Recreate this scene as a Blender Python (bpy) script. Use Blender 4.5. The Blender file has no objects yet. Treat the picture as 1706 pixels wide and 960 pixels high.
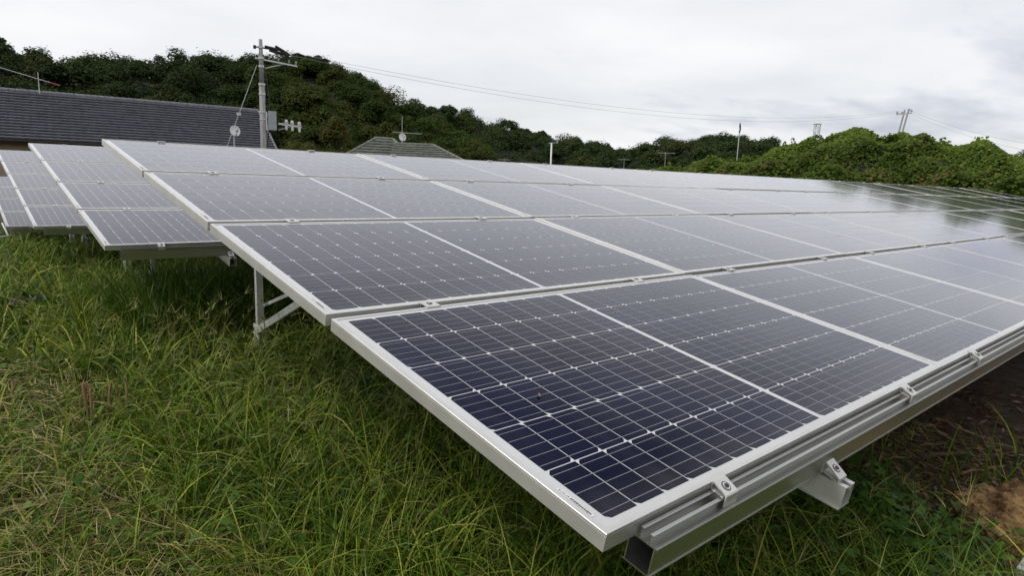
import bpy, math, random
import numpy as np
from mathutils import Vector, Matrix
random.seed(7)
rng = np.random.default_rng(11)
S = bpy.context.scene
C = S.collection
R = math.radians

# ------------------------------------------------------------------ camera, sky, sun, exposure
AX = np.array([[0.7534, -0.0827, 0.6523], [-0.6568, -0.1410, 0.7407], [0.0307, -0.9865, -0.1607]])   # columns: right, down, forward
U_, s_, V_ = np.linalg.svd(AX); AX = U_ @ V_
CAM = np.array([-0.772, -0.626, 1.260])
FPX = 1085.17
cd = bpy.data.cameras.new("camera"); cam = bpy.data.objects.new("camera", cd); C.objects.link(cam)
cam.matrix_world = Matrix(((AX[0, 0], -AX[0, 1], -AX[0, 2], CAM[0]), (AX[1, 0], -AX[1, 1], -AX[1, 2], CAM[1]),
                           (AX[2, 0], -AX[2, 1], -AX[2, 2], CAM[2]), (0, 0, 0, 1)))
cd.sensor_width = 36; cd.lens = 36 * FPX / 1706; cd.clip_start = 0.02; cd.clip_end = 2000
S.camera = cam

SUN_EL, SUN_AZ = R(52), R(-58)          # sun behind thin cloud, from the left (azimuth from +Y towards +X)
w = bpy.data.worlds.new("World"); S.world = w; w.use_nodes = True
nt = w.node_tree; N = nt.nodes; Lk = nt.links; N.clear()
def nd(t, **kw):
    n = N.new(t)
    for k, v in kw.items(): setattr(n, k, v)
    return n
out = nd('ShaderNodeOutputWorld'); bg = nd('ShaderNodeBackground'); bg.inputs['Strength'].default_value = 0.1
sky = nd('ShaderNodeTexSky', sky_type='NISHITA'); sky.sun_disc = False
sky.sun_elevation = SUN_EL; sky.sun_rotation = SUN_AZ
sky.air_density = 1.0; sky.dust_density = 2.0
tc = nd('ShaderNodeTexCoord'); sep = nd('ShaderNodeSeparateXYZ'); Lk.new(tc.outputs['Generated'], sep.inputs[0])
mz = nd('ShaderNodeMath', operation='MAXIMUM'); Lk.new(sep.outputs['Z'], mz.inputs[0]); mz.inputs[1].default_value = 0.0
az = nd('ShaderNodeMath', operation='ADD'); Lk.new(mz.outputs[0], az.inputs[0]); az.inputs[1].default_value = 0.12
dx = nd('ShaderNodeMath', operation='DIVIDE'); Lk.new(sep.outputs['X'], dx.inputs[0]); Lk.new(az.outputs[0], dx.inputs[1])
dy = nd('ShaderNodeMath', operation='DIVIDE'); Lk.new(sep.outputs['Y'], dy.inputs[0]); Lk.new(az.outputs[0], dy.inputs[1])
cmb = nd('ShaderNodeCombineXYZ'); Lk.new(dx.outputs[0], cmb.inputs[0]); Lk.new(dy.outputs[0], cmb.inputs[1])
n1 = nd('ShaderNodeTexNoise'); n1.inputs['Scale'].default_value = 0.42; n1.inputs['Detail'].default_value = 6; n1.inputs['Roughness'].default_value = 0.55
Lk.new(cmb.outputs[0], n1.inputs['Vector'])
r1 = nd('ShaderNodeValToRGB'); r1.color_ramp.elements[0].position = 0.36; r1.color_ramp.elements[1].position = 0.62
r1.color_ramp.elements[0].color = (0.72, 0.72, 0.72, 1); r1.color_ramp.elements[1].color = (1, 1, 1, 1)
Lk.new(n1.outputs['Fac'], r1.inputs[0])
n2 = nd('ShaderNodeTexNoise'); n2.inputs['Scale'].default_value = 0.75; n2.inputs['Detail'].default_value = 8; n2.inputs['Roughness'].default_value = 0.55
mp = nd('ShaderNodeMapping'); mp.inputs['Location'].default_value = (3.2, 1.7, 0); mp.inputs['Scale'].default_value = (0.8, 1.5, 1); mp.inputs['Rotation'].default_value = (0, 0, 0.7)
Lk.new(cmb.outputs[0], mp.inputs[0]); Lk.new(mp.outputs[0], n2.inputs['Vector'])
r2 = nd('ShaderNodeValToRGB'); r2.color_ramp.elements[0].position = 0.47; r2.color_ramp.elements[1].position = 0.66
r2.color_ramp.elements[0].color = (9.6, 9.65, 9.85, 1); r2.color_ramp.elements[1].color = (5.9, 6.2, 7.3, 1)
# the grey gathers to the right of the view (+x, low), the left stays bright
gx = nd('ShaderNodeMath', operation='MULTIPLY_ADD'); Lk.new(sep.outputs['X'], gx.inputs[0]); gx.inputs[1].default_value = 0.36; gx.inputs[2].default_value = -0.372
ga_ = nd('ShaderNodeMath', operation='ADD'); Lk.new(n2.outputs['Fac'], ga_.inputs[0]); Lk.new(gx.outputs[0], ga_.inputs[1])
Lk.new(ga_.outputs[0], r2.inputs[0])
mx = nd('ShaderNodeMix', data_type='RGBA'); zr = nd('ShaderNodeMapRange'); zr.inputs['From Min'].default_value = 0.45; zr.inputs['From Max'].default_value = 0.95; zr.inputs['To Min'].default_value = 1.0; zr.inputs['To Max'].default_value = 0.62
Lk.new(sep.outputs['Z'], zr.inputs[0]); zm = nd('ShaderNodeMath', operation='MULTIPLY'); Lk.new(zr.outputs[0], zm.inputs[0]); Lk.new(r1.outputs[0], zm.inputs[1])   # the cloud thins overhead
Lk.new(zm.outputs[0], mx.inputs['Factor']); Lk.new(sky.outputs[0], mx.inputs['A']); Lk.new(r2.outputs[0], mx.inputs['B'])
Lk.new(mx.outputs['Result'], bg.inputs[0]); Lk.new(bg.outputs[0], out.inputs[0])

sd = bpy.data.lights.new("sun", 'SUN'); sd.energy = 1.5; sd.angle = R(12); sd.color = (1.0, 0.94, 0.84)
so = bpy.data.objects.new("sun", sd); C.objects.link(so)
sdir = Vector((math.sin(SUN_AZ) * math.cos(SUN_EL), math.cos(SUN_AZ) * math.cos(SUN_EL), math.sin(SUN_EL)))
so.rotation_euler = sdir.to_track_quat('Z', 'Y').to_euler(); so.location = (0, 0, 30)
S.view_settings.view_transform = 'Standard'; S.view_settings.look = 'None'; S.view_settings.exposure = 0.0; S.view_settings.gamma = 1
S.view_settings.use_curve_mapping = False
S.render.engine = 'CYCLES'
S.cycles.use_denoising = True
S.cycles.max_bounces = 6; S.cycles.diffuse_bounces = 3; S.cycles.glossy_bounces = 3; S.cycles.transmission_bounces = 3
S.cycles.caustics_reflective = False; S.cycles.caustics_refractive = False

# ------------------------------------------------------------------ pixel helpers (measured on the photograph, 1706 x 960)
def ray(x, y): return AX @ np.array([(x - 853) / FPX, (y - 480) / FPX, 1.0])
def at_dist(x, y, D):
    d = ray(x, y); return CAM + d / math.hypot(d[0], d[1]) * D
def at_z(x, y, z):
    d = ray(x, y); return CAM + d * ((z - CAM[2]) / d[2])
def at_y(x, y, Y):
    d = ray(x, y); return CAM + d * ((Y - CAM[1]) / d[1])
HZ = lambda x: 277.05 + 0.0311 * x       # horizon row in the photograph

# ------------------------------------------------------------------ helpers
def link(o, parent=None):
    C.objects.link(o)
    if parent is not None: o.parent = parent
    return o
def tag(o, label=None, cat=None, group=None, kind=None):
    if label: o['label'] = label
    if cat: o['category'] = cat
    if group: o['group'] = group
    if kind: o['kind'] = kind
    return o
def empty(name, loc=(0, 0, 0), rot=(0, 0, 0)):
    o = bpy.data.objects.new(name, None); o.empty_display_size = 0.2
    o.location = loc; o.rotation_euler = rot
    return link(o)
class MB:
    """collects simple shapes into one mesh"""
    def __init__(s): s.v = []; s.f = []; s.m = []
    def add(s, vs, fs, mi=0):
        b = len(s.v); s.v += [tuple(p) for p in vs]
        for f in fs: s.f.append(tuple(b + i for i in f)); s.m.append(mi)
    def box(s, x0, x1, y0, y1, z0, z1, mi=0):
        vs = [(x0, y0, z0), (x1, y0, z0), (x1, y1, z0), (x0, y1, z0), (x0, y0, z1), (x1, y0, z1), (x1, y1, z1), (x0, y1, z1)]
        s.add(vs, [(0, 3, 2, 1), (4, 5, 6, 7), (0, 1, 5, 4), (1, 2, 6, 5), (2, 3, 7, 6), (3, 0, 4, 7)], mi)
    def tube(s, a, b, r0, r1=None, n=10, mi=0, caps=True):
        a = Vector(a); b = Vector(b); r1 = r0 if r1 is None else r1
        d = (b - a).normalized(); u = d.orthogonal().normalized(); v = d.cross(u)
        vs = []
        for p, r in ((a, r0), (b, r1)):
            for k in range(n):
                t = 2 * math.pi * k / n; vs.append(p + u * (r * math.cos(t)) + v * (r * math.sin(t)))
        fs = [(k, (k + 1) % n, n + (k + 1) % n, n + k) for k in range(n)]
        if caps: fs += [tuple(range(n - 1, -1, -1)), tuple(range(n, 2 * n))]
        s.add(vs, fs, mi)
    def path(s, pts, r, n=6, mi=0):
        rs = r if hasattr(r, '__len__') else [r] * len(pts)
        P = [Vector(p) for p in pts]; vs = []; fs = []
        u = (P[1] - P[0]).orthogonal().normalized()
        for i, p in enumerate(P):
            d = (P[min(i + 1, len(P) - 1)] - P[max(i - 1, 0)]).normalized()
            u = (u - d * u.dot(d)).normalized(); v = d.cross(u)
            for k in range(n):
                t = 2 * math.pi * k / n; vs.append(p + u * (rs[i] * math.cos(t)) + v * (rs[i] * math.sin(t)))
        for i in range(len(P) - 1):
            for k in range(n):
                fs.append((i * n + k, i * n + (k + 1) % n, (i + 1) * n + (k + 1) % n, (i + 1) * n + k))
        fs += [tuple(range(n - 1, -1, -1)), tuple((len(P) - 1) * n + k for k in range(n))]
        s.add(vs, fs, mi)
    def extrude_x(s, prof, x0, x1, mi=0):
        """closed (y, z) outline, counter-clockwise seen from +x, pushed from x0 to x1"""
        n = len(prof)
        vs = [(x0, y, z) for y, z in prof] + [(x1, y, z) for y, z in prof]
        fs = [(k, (k + 1) % n, n + (k + 1) % n, n + k)[::-1] for k in range(n)]
        fs += [tuple(range(n - 1, -1, -1))[::-1], tuple(range(n, 2 * n))[::-1]]
        s.add(vs, fs, mi)
    def bar(s, a, b, wx, h, mi=0):
        """square bar from a to b"""
        a = Vector(a); b = Vector(b); d = (b - a).normalized()
        u = Vector((1, 0, 0)) if abs(d.x) < 0.9 else Vector((0, 1, 0))
        u = (u - d * u.dot(d)).normalized(); v = d.cross(u)
        vs = [p + u * (sx * wx / 2) + v * (sy * h / 2) for p in (a, b) for sx, sy in ((-1, -1), (1, -1), (1, 1), (-1, 1))]
        s.add(vs, [(0, 3, 2, 1), (4, 5, 6, 7), (0, 1, 5, 4), (1, 2, 6, 5), (2, 3, 7, 6), (3, 0, 4, 7)], mi)
    def mesh(s, name, mats, smooth=False, fix=True):
        me = bpy.data.meshes.new(name); me.from_pydata(s.v, [], s.f)
        for m in (mats if isinstance(mats, (list, tuple)) else [mats]): me.materials.append(m)
        me.polygons.foreach_set('material_index', s.m)
        if fix:
            import bmesh
            bm = bmesh.new(); bm.from_mesh(me); bmesh.ops.recalc_face_normals(bm, faces=bm.faces); bm.to_mesh(me); bm.free()
        if smooth: me.polygons.foreach_set('use_smooth', [True] * len(me.polygons))
        me.update(); return me
    def build(s, name, mats, parent=None, smooth=False, fix=True):
        return link(bpy.data.objects.new(name, s.mesh(name, mats, smooth, fix)), parent)
def np_mesh(name, verts, loops, starts, mats, tint=None, smooth=False):
    me = bpy.data.meshes.new(name)
    me.vertices.add(len(verts)); me.vertices.foreach_set('co', np.ascontiguousarray(verts, dtype=np.float32).ravel())
    me.loops.add(len(loops)); me.loops.foreach_set('vertex_index', np.ascontiguousarray(loops, dtype=np.int32))
    me.polygons.add(len(starts)); me.polygons.foreach_set('loop_start', np.ascontiguousarray(starts, dtype=np.int32))
    if tint is not None:
        a = me.color_attributes.new('tint', 'FLOAT_COLOR', 'POINT')
        a.data.foreach_set('color', np.c_[tint, np.ones(len(tint))].astype(np.float32).ravel())
    for m in (mats if isinstance(mats, (list, tuple)) else [mats]): me.materials.append(m)
    me.update(calc_edges=True)
    if smooth: me.polygons.foreach_set('use_smooth', np.ones(len(starts), dtype=bool))
    return me

# ------------------------------------------------------------------ materials
def material(name):
    m = bpy.data.materials.new(name); m.use_nodes = True
    t = m.node_tree; b = t.nodes['Principled BSDF']
    return m, t, b
def noise_col(t, b, c0, c1, scale, detail=4, lo=0.35, hi=0.65, coord='Object', stretch=None, rough=None, bump=0.0, bscale=None):
    tcn = t.nodes.new('ShaderNodeTexCoord'); no = t.nodes.new('ShaderNodeTexNoise'); ra = t.nodes.new('ShaderNodeValToRGB')
    no.inputs['Scale'].default_value = scale; no.inputs['Detail'].default_value = detail
    src = tcn.outputs[coord]
    if stretch:
        mpn = t.nodes.new('ShaderNodeMapping'); mpn.inputs['Scale'].default_value = stretch
        t.links.new(src, mpn.inputs[0]); src = mpn.outputs[0]
    t.links.new(src, no.inputs['Vector'])
    ra.color_ramp.elements[0].position = lo; ra.color_ramp.elements[1].position = hi
    ra.color_ramp.elements[0].color = (*c0, 1); ra.color_ramp.elements[1].color = (*c1, 1)
    t.links.new(no.outputs['Fac'], ra.inputs[0]); t.links.new(ra.outputs[0], b.inputs['Base Color'])
    if rough:
        rr = t.nodes.new('ShaderNodeMapRange'); rr.inputs['To Min'].default_value = rough[0]; rr.inputs['To Max'].default_value = rough[1]
        t.links.new(no.outputs['Fac'], rr.inputs[0]); t.links.new(rr.outputs[0], b.inputs['Roughness'])
    if bump:
        nb = t.nodes.new('ShaderNodeTexNoise'); nb.inputs['Scale'].default_value = bscale or scale * 3; nb.inputs['Detail'].default_value = 6
        t.links.new(src, nb.inputs['Vector'])
        bu = t.nodes.new('ShaderNodeBump'); bu.inputs['Strength'].default_value = bump; bu.inputs['Distance'].default_value = 0.02
        t.links.new(nb.outputs['Fac'], bu.inputs['Height']); t.links.new(bu.outputs[0], b.inputs['Normal'])
    return ra
def plain(name, col, rough=0.6, metal=0.0, var=0.15, scale=6.0, bump=0.0, stretch=None):
    m, t, b = material(name)
    c0 = tuple(c * (1 - var) for c in col); c1 = tuple(min(1, c * (1 + var)) for c in col)
    noise_col(t, b, c0, c1, scale, bump=bump, stretch=stretch)
    b.inputs['Roughness'].default_value = rough; b.inputs['Metallic'].default_value = metal
    return m
def foliage(name, rough=0.55, trans=0.3, spec=0.3):
    m, t, b = material(name)
    at = t.nodes.new('ShaderNodeAttribute'); at.attribute_name = 'tint'
    t.links.new(at.outputs['Color'], b.inputs['Base Color']); b.inputs['Roughness'].default_value = rough
    b.inputs['Specular IOR Level'].default_value = spec
    tr = t.nodes.new('ShaderNodeBsdfTranslucent'); mxs = t.nodes.new('ShaderNodeMixShader'); mxs.inputs[0].default_value = trans
    t.links.new(at.outputs['Color'], tr.inputs['Color'])
    o = t.nodes['Material Output']; t.links.new(b.outputs[0], mxs.inputs[1]); t.links.new(tr.outputs[0], mxs.inputs[2]); t.links.new(mxs.outputs[0], o.inputs[0])
    return m
M = {}
M['alu'] = plain('anodised_aluminium', (0.72, 0.71, 0.685), rough=0.42, metal=0.62, var=0.06, scale=9, stretch=(1, 1, 1))
M['alu_rail'] = plain('extruded_aluminium', (0.54, 0.54, 0.51), rough=0.36, metal=0.92, var=0.05, scale=5, stretch=(0.6, 6, 6))
M['steel'] = plain('galvanised_steel', (0.55, 0.56, 0.55), rough=0.45, metal=0.7, var=0.16, scale=30)
M['post'] = plain('pale_galvanised_steel', (0.70, 0.70, 0.67), rough=0.5, metal=0.35, var=0.1, scale=30)
M['bolt'] = plain('dark_bolt', (0.06, 0.06, 0.06), rough=0.4, metal=0.7)
M['black'] = plain('black_rubber', (0.015, 0.015, 0.017), rough=0.5)
M['white'] = plain('white_enamel', (0.75, 0.75, 0.73), rough=0.4, var=0.06)
M['grey_paint'] = plain('grey_paint', (0.36, 0.40, 0.42), rough=0.5, var=0.1)
M['concrete'] = plain('pole_concrete', (0.30, 0.30, 0.295), rough=0.85, var=0.2, scale=5, stretch=(3, 3, 0.5), bump=0.2)
M['red'] = plain('red_tip', (0.33, 0.09, 0.08), rough=0.5)
def panel_mat(name, c0, c1, scale, ior=1.19, rough=0.078):
    m, t, b = material(name)
    noise_col(t, b, c0, c1, scale, detail=2)
    # anti-reflective front glass: hardly any reflection from above, a strong satin one at grazing angles
    b.inputs['Roughness'].default_value = 0.6; b.inputs['Specular IOR Level'].default_value = 0.0
    fr = t.nodes.new('ShaderNodeFresnel'); fr.inputs['IOR'].default_value = 1.5
    lw = t.nodes.new('ShaderNodeLayerWeight'); lw.inputs['Blend'].default_value = 0.5
    rc = t.nodes.new('ShaderNodeValToRGB'); e = rc.color_ramp.elements; e[0].position = 0.45; e[0].color = (0.10,) * 3 + (1,); e[1].position = 0.86; e[1].color = (1,) * 4
    for p_, c_ in ((0.53, 0.15), (0.63, 0.46), (0.73, 0.80), (0.80, 0.97)): k = e.new(p_); k.color = (c_,) * 3 + (1,)
    t.links.new(lw.outputs['Facing'], rc.inputs[0])
    mu = t.nodes.new('ShaderNodeMath'); mu.operation = 'MULTIPLY'; t.links.new(fr.outputs[0], mu.inputs[0]); t.links.new(rc.outputs[0], mu.inputs[1])
    m2 = t.nodes.new('ShaderNodeMath'); m2.operation = 'MULTIPLY'; m2.use_clamp = True; t.links.new(mu.outputs[0], m2.inputs[0]); m2.inputs[1].default_value = 1.22
    gl = t.nodes.new('ShaderNodeBsdfGlossy')
    tcp = t.nodes.new('ShaderNodeTexCoord'); oi = t.nodes.new('ShaderNodeObjectInfo'); va = t.nodes.new('ShaderNodeVectorMath'); va.operation = 'MULTIPLY_ADD'
    cx = t.nodes.new('ShaderNodeCombineXYZ')
    for q_ in range(3): t.links.new(oi.outputs['Random'], cx.inputs[q_])
    va.inputs[1].default_value = (37.0, 53.0, 0.0); t.links.new(cx.outputs[0], va.inputs[0]); t.links.new(tcp.outputs['Object'], va.inputs[2])
    st = t.nodes.new('ShaderNodeMapping'); st.inputs['Scale'].default_value = (9.0, 1.6, 1.0); t.links.new(va.outputs[0], st.inputs[0])
    nz = t.nodes.new('ShaderNodeTexNoise'); nz.inputs['Scale'].default_value = 1.0; nz.inputs['Detail'].default_value = 7; nz.inputs['Roughness'].default_value = 0.65; t.links.new(st.outputs[0], nz.inputs['Vector'])
    rg = t.nodes.new('ShaderNodeMapRange'); rg.inputs['From Min'].default_value = 0.35; rg.inputs['From Max'].default_value = 0.7; rg.inputs['To Min'].default_value = rough * 0.85; rg.inputs['To Max'].default_value = rough * 1.6; t.links.new(nz.outputs['Fac'], rg.inputs[0]); t.links.new(rg.outputs[0], gl.inputs['Roughness'])
    sy = t.nodes.new('ShaderNodeSeparateXYZ'); t.links.new(tcp.outputs['Object'], sy.inputs[0])
    ey = t.nodes.new('ShaderNodeMapRange'); ey.inputs['From Min'].default_value = 0.12; ey.inputs['From Max'].default_value = 0.012; ey.inputs['To Max'].default_value = 0.16; t.links.new(sy.outputs['Y'], ey.inputs[0])     # dirt washed to the lower edge
    du = t.nodes.new('ShaderNodeMapRange'); du.inputs['From Min'].default_value = 0.45; du.inputs['From Max'].default_value = 0.8; du.inputs['To Max'].default_value = 0.04; t.links.new(nz.outputs['Fac'], du.inputs[0])
    em = t.nodes.new('ShaderNodeMath'); em.operation = 'MULTIPLY'; t.links.new(ey.outputs[0], em.inputs[0]); t.links.new(nz.outputs['Fac'], em.inputs[1])
    ea = t.nodes.new('ShaderNodeMath'); ea.operation = 'ADD'; t.links.new(em.outputs[0], ea.inputs[0]); t.links.new(du.outputs[0], ea.inputs[1])
    vo = t.nodes.new('ShaderNodeTexVoronoi'); vo.inputs['Scale'].default_value = 9.0; t.links.new(va.outputs[0], vo.inputs['Vector'])
    sp_ = t.nodes.new('ShaderNodeMapRange'); sp_.inputs['From Min'].default_value = 0.030; sp_.inputs['From Max'].default_value = 0.018; sp_.inputs['To Max'].default_value = 0.5; t.links.new(vo.outputs['Distance'], sp_.inputs[0])
    vc = t.nodes.new('ShaderNodeSeparateColor'); t.links.new(vo.outputs['Color'], vc.inputs[0]); gt = t.nodes.new('ShaderNodeMath'); gt.operation = 'GREATER_THAN'; gt.inputs[1].default_value = 0.86; t.links.new(vc.outputs[0], gt.inputs[0])
    sm = t.nodes.new('ShaderNodeMath'); sm.operation = 'MULTIPLY'; t.links.new(sp_.outputs[0], sm.inputs[0]); t.links.new(gt.outputs[0], sm.inputs[1])      # a few dried spots
    eb = t.nodes.new('ShaderNodeMath'); eb.operation = 'ADD'; eb.use_clamp = True; t.links.new(ea.outputs[0], eb.inputs[0]); t.links.new(sm.outputs[0], eb.inputs[1])
    bc = b.inputs['Base Color'].links[0].from_socket; dm = t.nodes.new('ShaderNodeMix'); dm.data_type = 'RGBA'; dm.inputs['B'].default_value = (0.42, 0.39, 0.34, 1)
    t.links.new(eb.outputs[0], dm.inputs['Factor']); t.links.new(bc, dm.inputs['A']); t.links.new(dm.outputs['Result'], b.inputs['Base Color']); gl.inputs['Color'].default_value = (0.97, 0.97, 1, 1)
    ms = t.nodes.new('ShaderNodeMixShader'); t.links.new(m2.outputs[0], ms.inputs[0]); t.links.new(b.outputs[0], ms.inputs[1]); t.links.new(gl.outputs[0], ms.inputs[2])
    t.links.new(ms.outputs[0], t.nodes['Material Output'].inputs[0])
    return m
M['cell'] = panel_mat('silicon_cell_under_glass', (0.0042, 0.0055, 0.021), (0.0075, 0.0095, 0.038), 2.2)
M['backsheet'] = panel_mat('white_backsheet_under_glass', (0.60, 0.61, 0.62), (0.66, 0.67, 0.68), 3)
M['busbar'] = panel_mat('silver_busbar_under_glass', (0.30, 0.30, 0.32), (0.36, 0.36, 0.38), 5)
M['label_white'] = plain('paper_label', (0.72, 0.72, 0.70), rough=0.5, var=0.03)
M['ink'] = plain('black_ink', (0.02, 0.02, 0.02), rough=0.6)
M['leaf'] = foliage('leaf_cards', 0.65, 0.32, 0.12)
M['grass'] = foliage('grass_blades', 0.5, 0.18, 0.15)
M['bark'] = plain('tree_bark', (0.07, 0.055, 0.04), rough=0.9, var=0.3, bump=0.5)
M['brown_leaf'] = plain('dry_brown_leaf', (0.30, 0.17, 0.08), rough=0.7, var=0.3, scale=60)

# ------------------------------------------------------------------ ground
def ground_z(x, y):
    return 0.035 * np.sin(x * 1.7 + 0.6) * np.cos(y * 1.3) + 0.03 * np.sin(x * 0.61 + y * 0.83)
def build_ground():
    xs = np.unique(np.r_[np.linspace(-700, -12, 16), np.linspace(-12, 24, 110), np.linspace(24, 700, 16)])
    ys = np.unique(np.r_[np.linspace(-700, -8, 14), np.linspace(-8, 22, 92), np.linspace(22, 700, 18)])
    X, Y = np.meshgrid(xs, ys); Z = ground_z(X, Y)
    v = np.c_[X.ravel(), Y.ravel(), Z.ravel()]; nx = len(xs); ny = len(ys)
    i, j = np.meshgrid(np.arange(nx - 1), np.arange(ny - 1)); a = (j * nx + i).ravel()
    f = np.c_[a, a + 1, a + nx + 1, a + nx].ravel()
    m, t, b = material('soil_and_turf')
    tcn = t.nodes.new('ShaderNodeTexCoord')
    def noise(scale, det=6):
        n = t.nodes.new('ShaderNodeTexNoise'); n.inputs['Scale'].default_value = scale; n.inputs['Detail'].default_value = det
        t.links.new(tcn.outputs['Object'], n.inputs['Vector']); return n
    def ramp(src, stops):
        r = t.nodes.new('ShaderNodeValToRGB'); e = r.color_ramp.elements
        e[0].position, e[0].color = stops[0][0], (*stops[0][1], 1); e[1].position, e[1].color = stops[-1][0], (*stops[-1][1], 1)
        for p, c in stops[1:-1]: k = e.new(p); k.color = (*c, 1)
        t.links.new(src, r.inputs[0]); return r
    soil = ramp(noise(9).outputs['Fac'], [(0.3, (0.03, 0.02, 0.013)), (0.5, (0.065, 0.042, 0.026)), (0.7, (0.12, 0.08, 0.048))])
    turf = ramp(noise(5).outputs['Fac'], [(0.3, (0.022, 0.028, 0.009)), (0.5, (0.04, 0.038, 0.016)), (0.72, (0.075, 0.058, 0.03))])
    sp = t.nodes.new('ShaderNodeSeparateXYZ'); t.links.new(tcn.outputs['Object'], sp.inputs[0])
    mr = t.nodes.new('ShaderNodeMapRange'); mr.inputs['From Min'].default_value = 1.2; mr.inputs['From Max'].default_value = 2.0
    ad = t.nodes.new('ShaderNodeMath'); ad.operation = 'ADD'
    nn = noise(2.5); t.links.new(sp.outputs['X'], ad.inputs[0]); t.links.new(nn.outputs['Fac'], ad.inputs[1])
    t.links.new(ad.outputs[0], mr.inputs[0])
    mxn = t.nodes.new('ShaderNodeMix'); mxn.data_type = 'RGBA'
    t.links.new(mr.outputs[0], mxn.inputs['Factor']); t.links.new(turf.outputs[0], mxn.inputs['A']); t.links.new(soil.outputs[0], mxn.inputs['B'])
    t.links.new(mxn.outputs['Result'], b.inputs['Base Color']); b.inputs['Roughness'].default_value = 0.95
    bu = t.nodes.new('ShaderNodeBump'); bu.inputs['Strength'].default_value = 0.8; bu.inputs['Distance'].default_value = 0.03
    t.links.new(noise(28, 8).outputs['Fac'], bu.inputs['Height']); t.links.new(bu.outputs[0], b.inputs['Normal'])
    o = link(bpy.data.objects.new('ground', np_mesh('ground', v, f, np.arange(0, len(f), 4), m, smooth=True)))
    tag(o, 'dark grassy ground with brown soil under the panels', 'ground', kind='structure')
build_ground()

# ------------------------------------------------------------------ solar panels
PL, PW, GAP, PITCH = 1.690, 1.0, 0.034, 1.6932      # length along the row, width up the slope, gap between rows, pitch along the row
TILT = R(10.436)
def ring_mesh(name, prof, W, H, mat):
    """closed (inset, z) profile swept round a rectangle with mitred corners"""
    mb = MB(); n = len(prof); vs = []
    for cx, cy, sx, sy in ((0, 0, 1, 1), (W, 0, -1, 1), (W, H, -1, -1), (0, H, 1, -1)):
        for i, z in prof: vs.append((cx + sx * i, cy + sy * i, z))
    fs = []
    for c in range(4):
        d = (c + 1) % 4
        for k in range(n):
            fs.append((c * n + k, d * n + k, d * n + (k + 1) % n, c * n + (k + 1) % n))
    mb.add(vs, fs); return mb.mesh(name, mat)
FR = [(0, -0.035), (0, -0.0062), (0.0012, -0.0058), (0.0012, -0.0046), (0, -0.0042), (0, -0.0008), (0.0008, 0), (0.0105, 0), (0.011, -0.0004),
      (0.011, -0.0085), (0.0022, -0.0085), (0.0022, -0.033), (0.026, -0.033), (0.026, -0.035)]
frame_me = ring_mesh('frame', FR, PL, PW, M['alu'])
def laminate_mesh():
    mb = MB(); z0 = -0.0022
    mb.add([(0.0111, 0.0111, z0), (PL - 0.0111, 0.0111, z0), (PL - 0.0111, PW - 0.0111, z0), (0.0111, PW - 0.0111, z0)], [(0, 1, 2, 3)], 0)
    mb.add([(0.0111, 0.0111, z0 - 0.005), (PL - 0.0111, 0.0111, z0 - 0.005), (PL - 0.0111, PW - 0.0111, z0 - 0.005), (0.0111, PW - 0.0111, z0 - 0.005)], [(3, 2, 1, 0)], 0)
    mu, mv, pv = 0.034, 0.026, (PW - 0.052) / 6
    pu = 0.0802; ch = 0.0092
    for h in range(2):
        ub = mu if h == 0 else PL - mu - 10 * pu
        for r in range(6):
            ya, yb = mv + r * pv + 0.0015, mv + (r + 1) * pv - 0.0015
            for c in range(10):
                xa, xb = ub + c * pu + 0.0012, ub + (c + 1) * pu - 0.0012
                if r % 2 == 0: p = [(xa + ch, ya), (xb, ya), (xb, yb), (xa + ch, yb), (xa, yb - ch), (xa, ya + ch)]
                else: p = [(xa, ya), (xb - ch, ya), (xb, ya + ch), (xb, yb - ch), (xb - ch, yb), (xa, yb)]
                mb.add([(x, y, z0 + 0.0004) for x, y in p], [tuple(range(6))], 1)
            for k in range(5):
                y = ya + (yb - ya) * (k + 0.5) / 5
                mb.add([(ub + 0.002, y - 0.0006, z0 + 0.0007), (ub + 10 * pu - 0.002, y - 0.0006, z0 + 0.0007), (ub + 10 * pu - 0.002, y + 0.0006, z0 + 0.0007), (ub + 0.002, y + 0.0006, z0 + 0.0007)], [(0, 1, 2, 3)], 2)
    return mb.mesh('glazed_cells', [M['backsheet'], M['cell'], M['busbar']], fix=False)
lam_me = laminate_mesh()
def sticker_mesh():
    mb = MB(); x0, x1, y0, y1 = 0.0135, 0.0225, 0.045, 0.135; z = -0.0014
    mb.box(x0, x1, y0, y1, -0.0021, z, 0)
    y = y0 + 0.006; rr = random.Random(3)
    while y < y1 - 0.034:
        wd = rr.choice((0.0009, 0.0014, 0.002)); mb.box(x0 + 0.0015, x1 - 0.0022, y, y + wd, z, z + 0.0002, 1); y += wd + rr.choice((0.001, 0.0016))
    for k in range(7):
        yy = y1 - 0.030 + k * 0.0038; mb.box(x0 + 0.003, x1 - 0.003 - 0.001 * (k % 3), yy, yy + 0.002, z, z + 0.0002, 1)
    return mb.mesh('serial_sticker', [M['label_white'], M['ink']])
stick_me = sticker_mesh()
ORD = ['first', 'second', 'third', 'fourth', 'fifth', 'sixth', 'seventh', 'eighth', 'ninth', 'tenth', 'eleventh']
def row_name(r, n):
    return 'lowest row' if r == 0 else 'top row' if r == n - 1 else {1: 'second row up', 2: 'third row up', 3: 'fourth row up'}[r]
def up(o, v, wv=0.0, u=0.0):
    return Vector((o[0] + u, o[1] + v * math.cos(TILT) - wv * math.sin(TILT), o[2] + v * math.sin(TILT) + wv * math.cos(TILT)))
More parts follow.
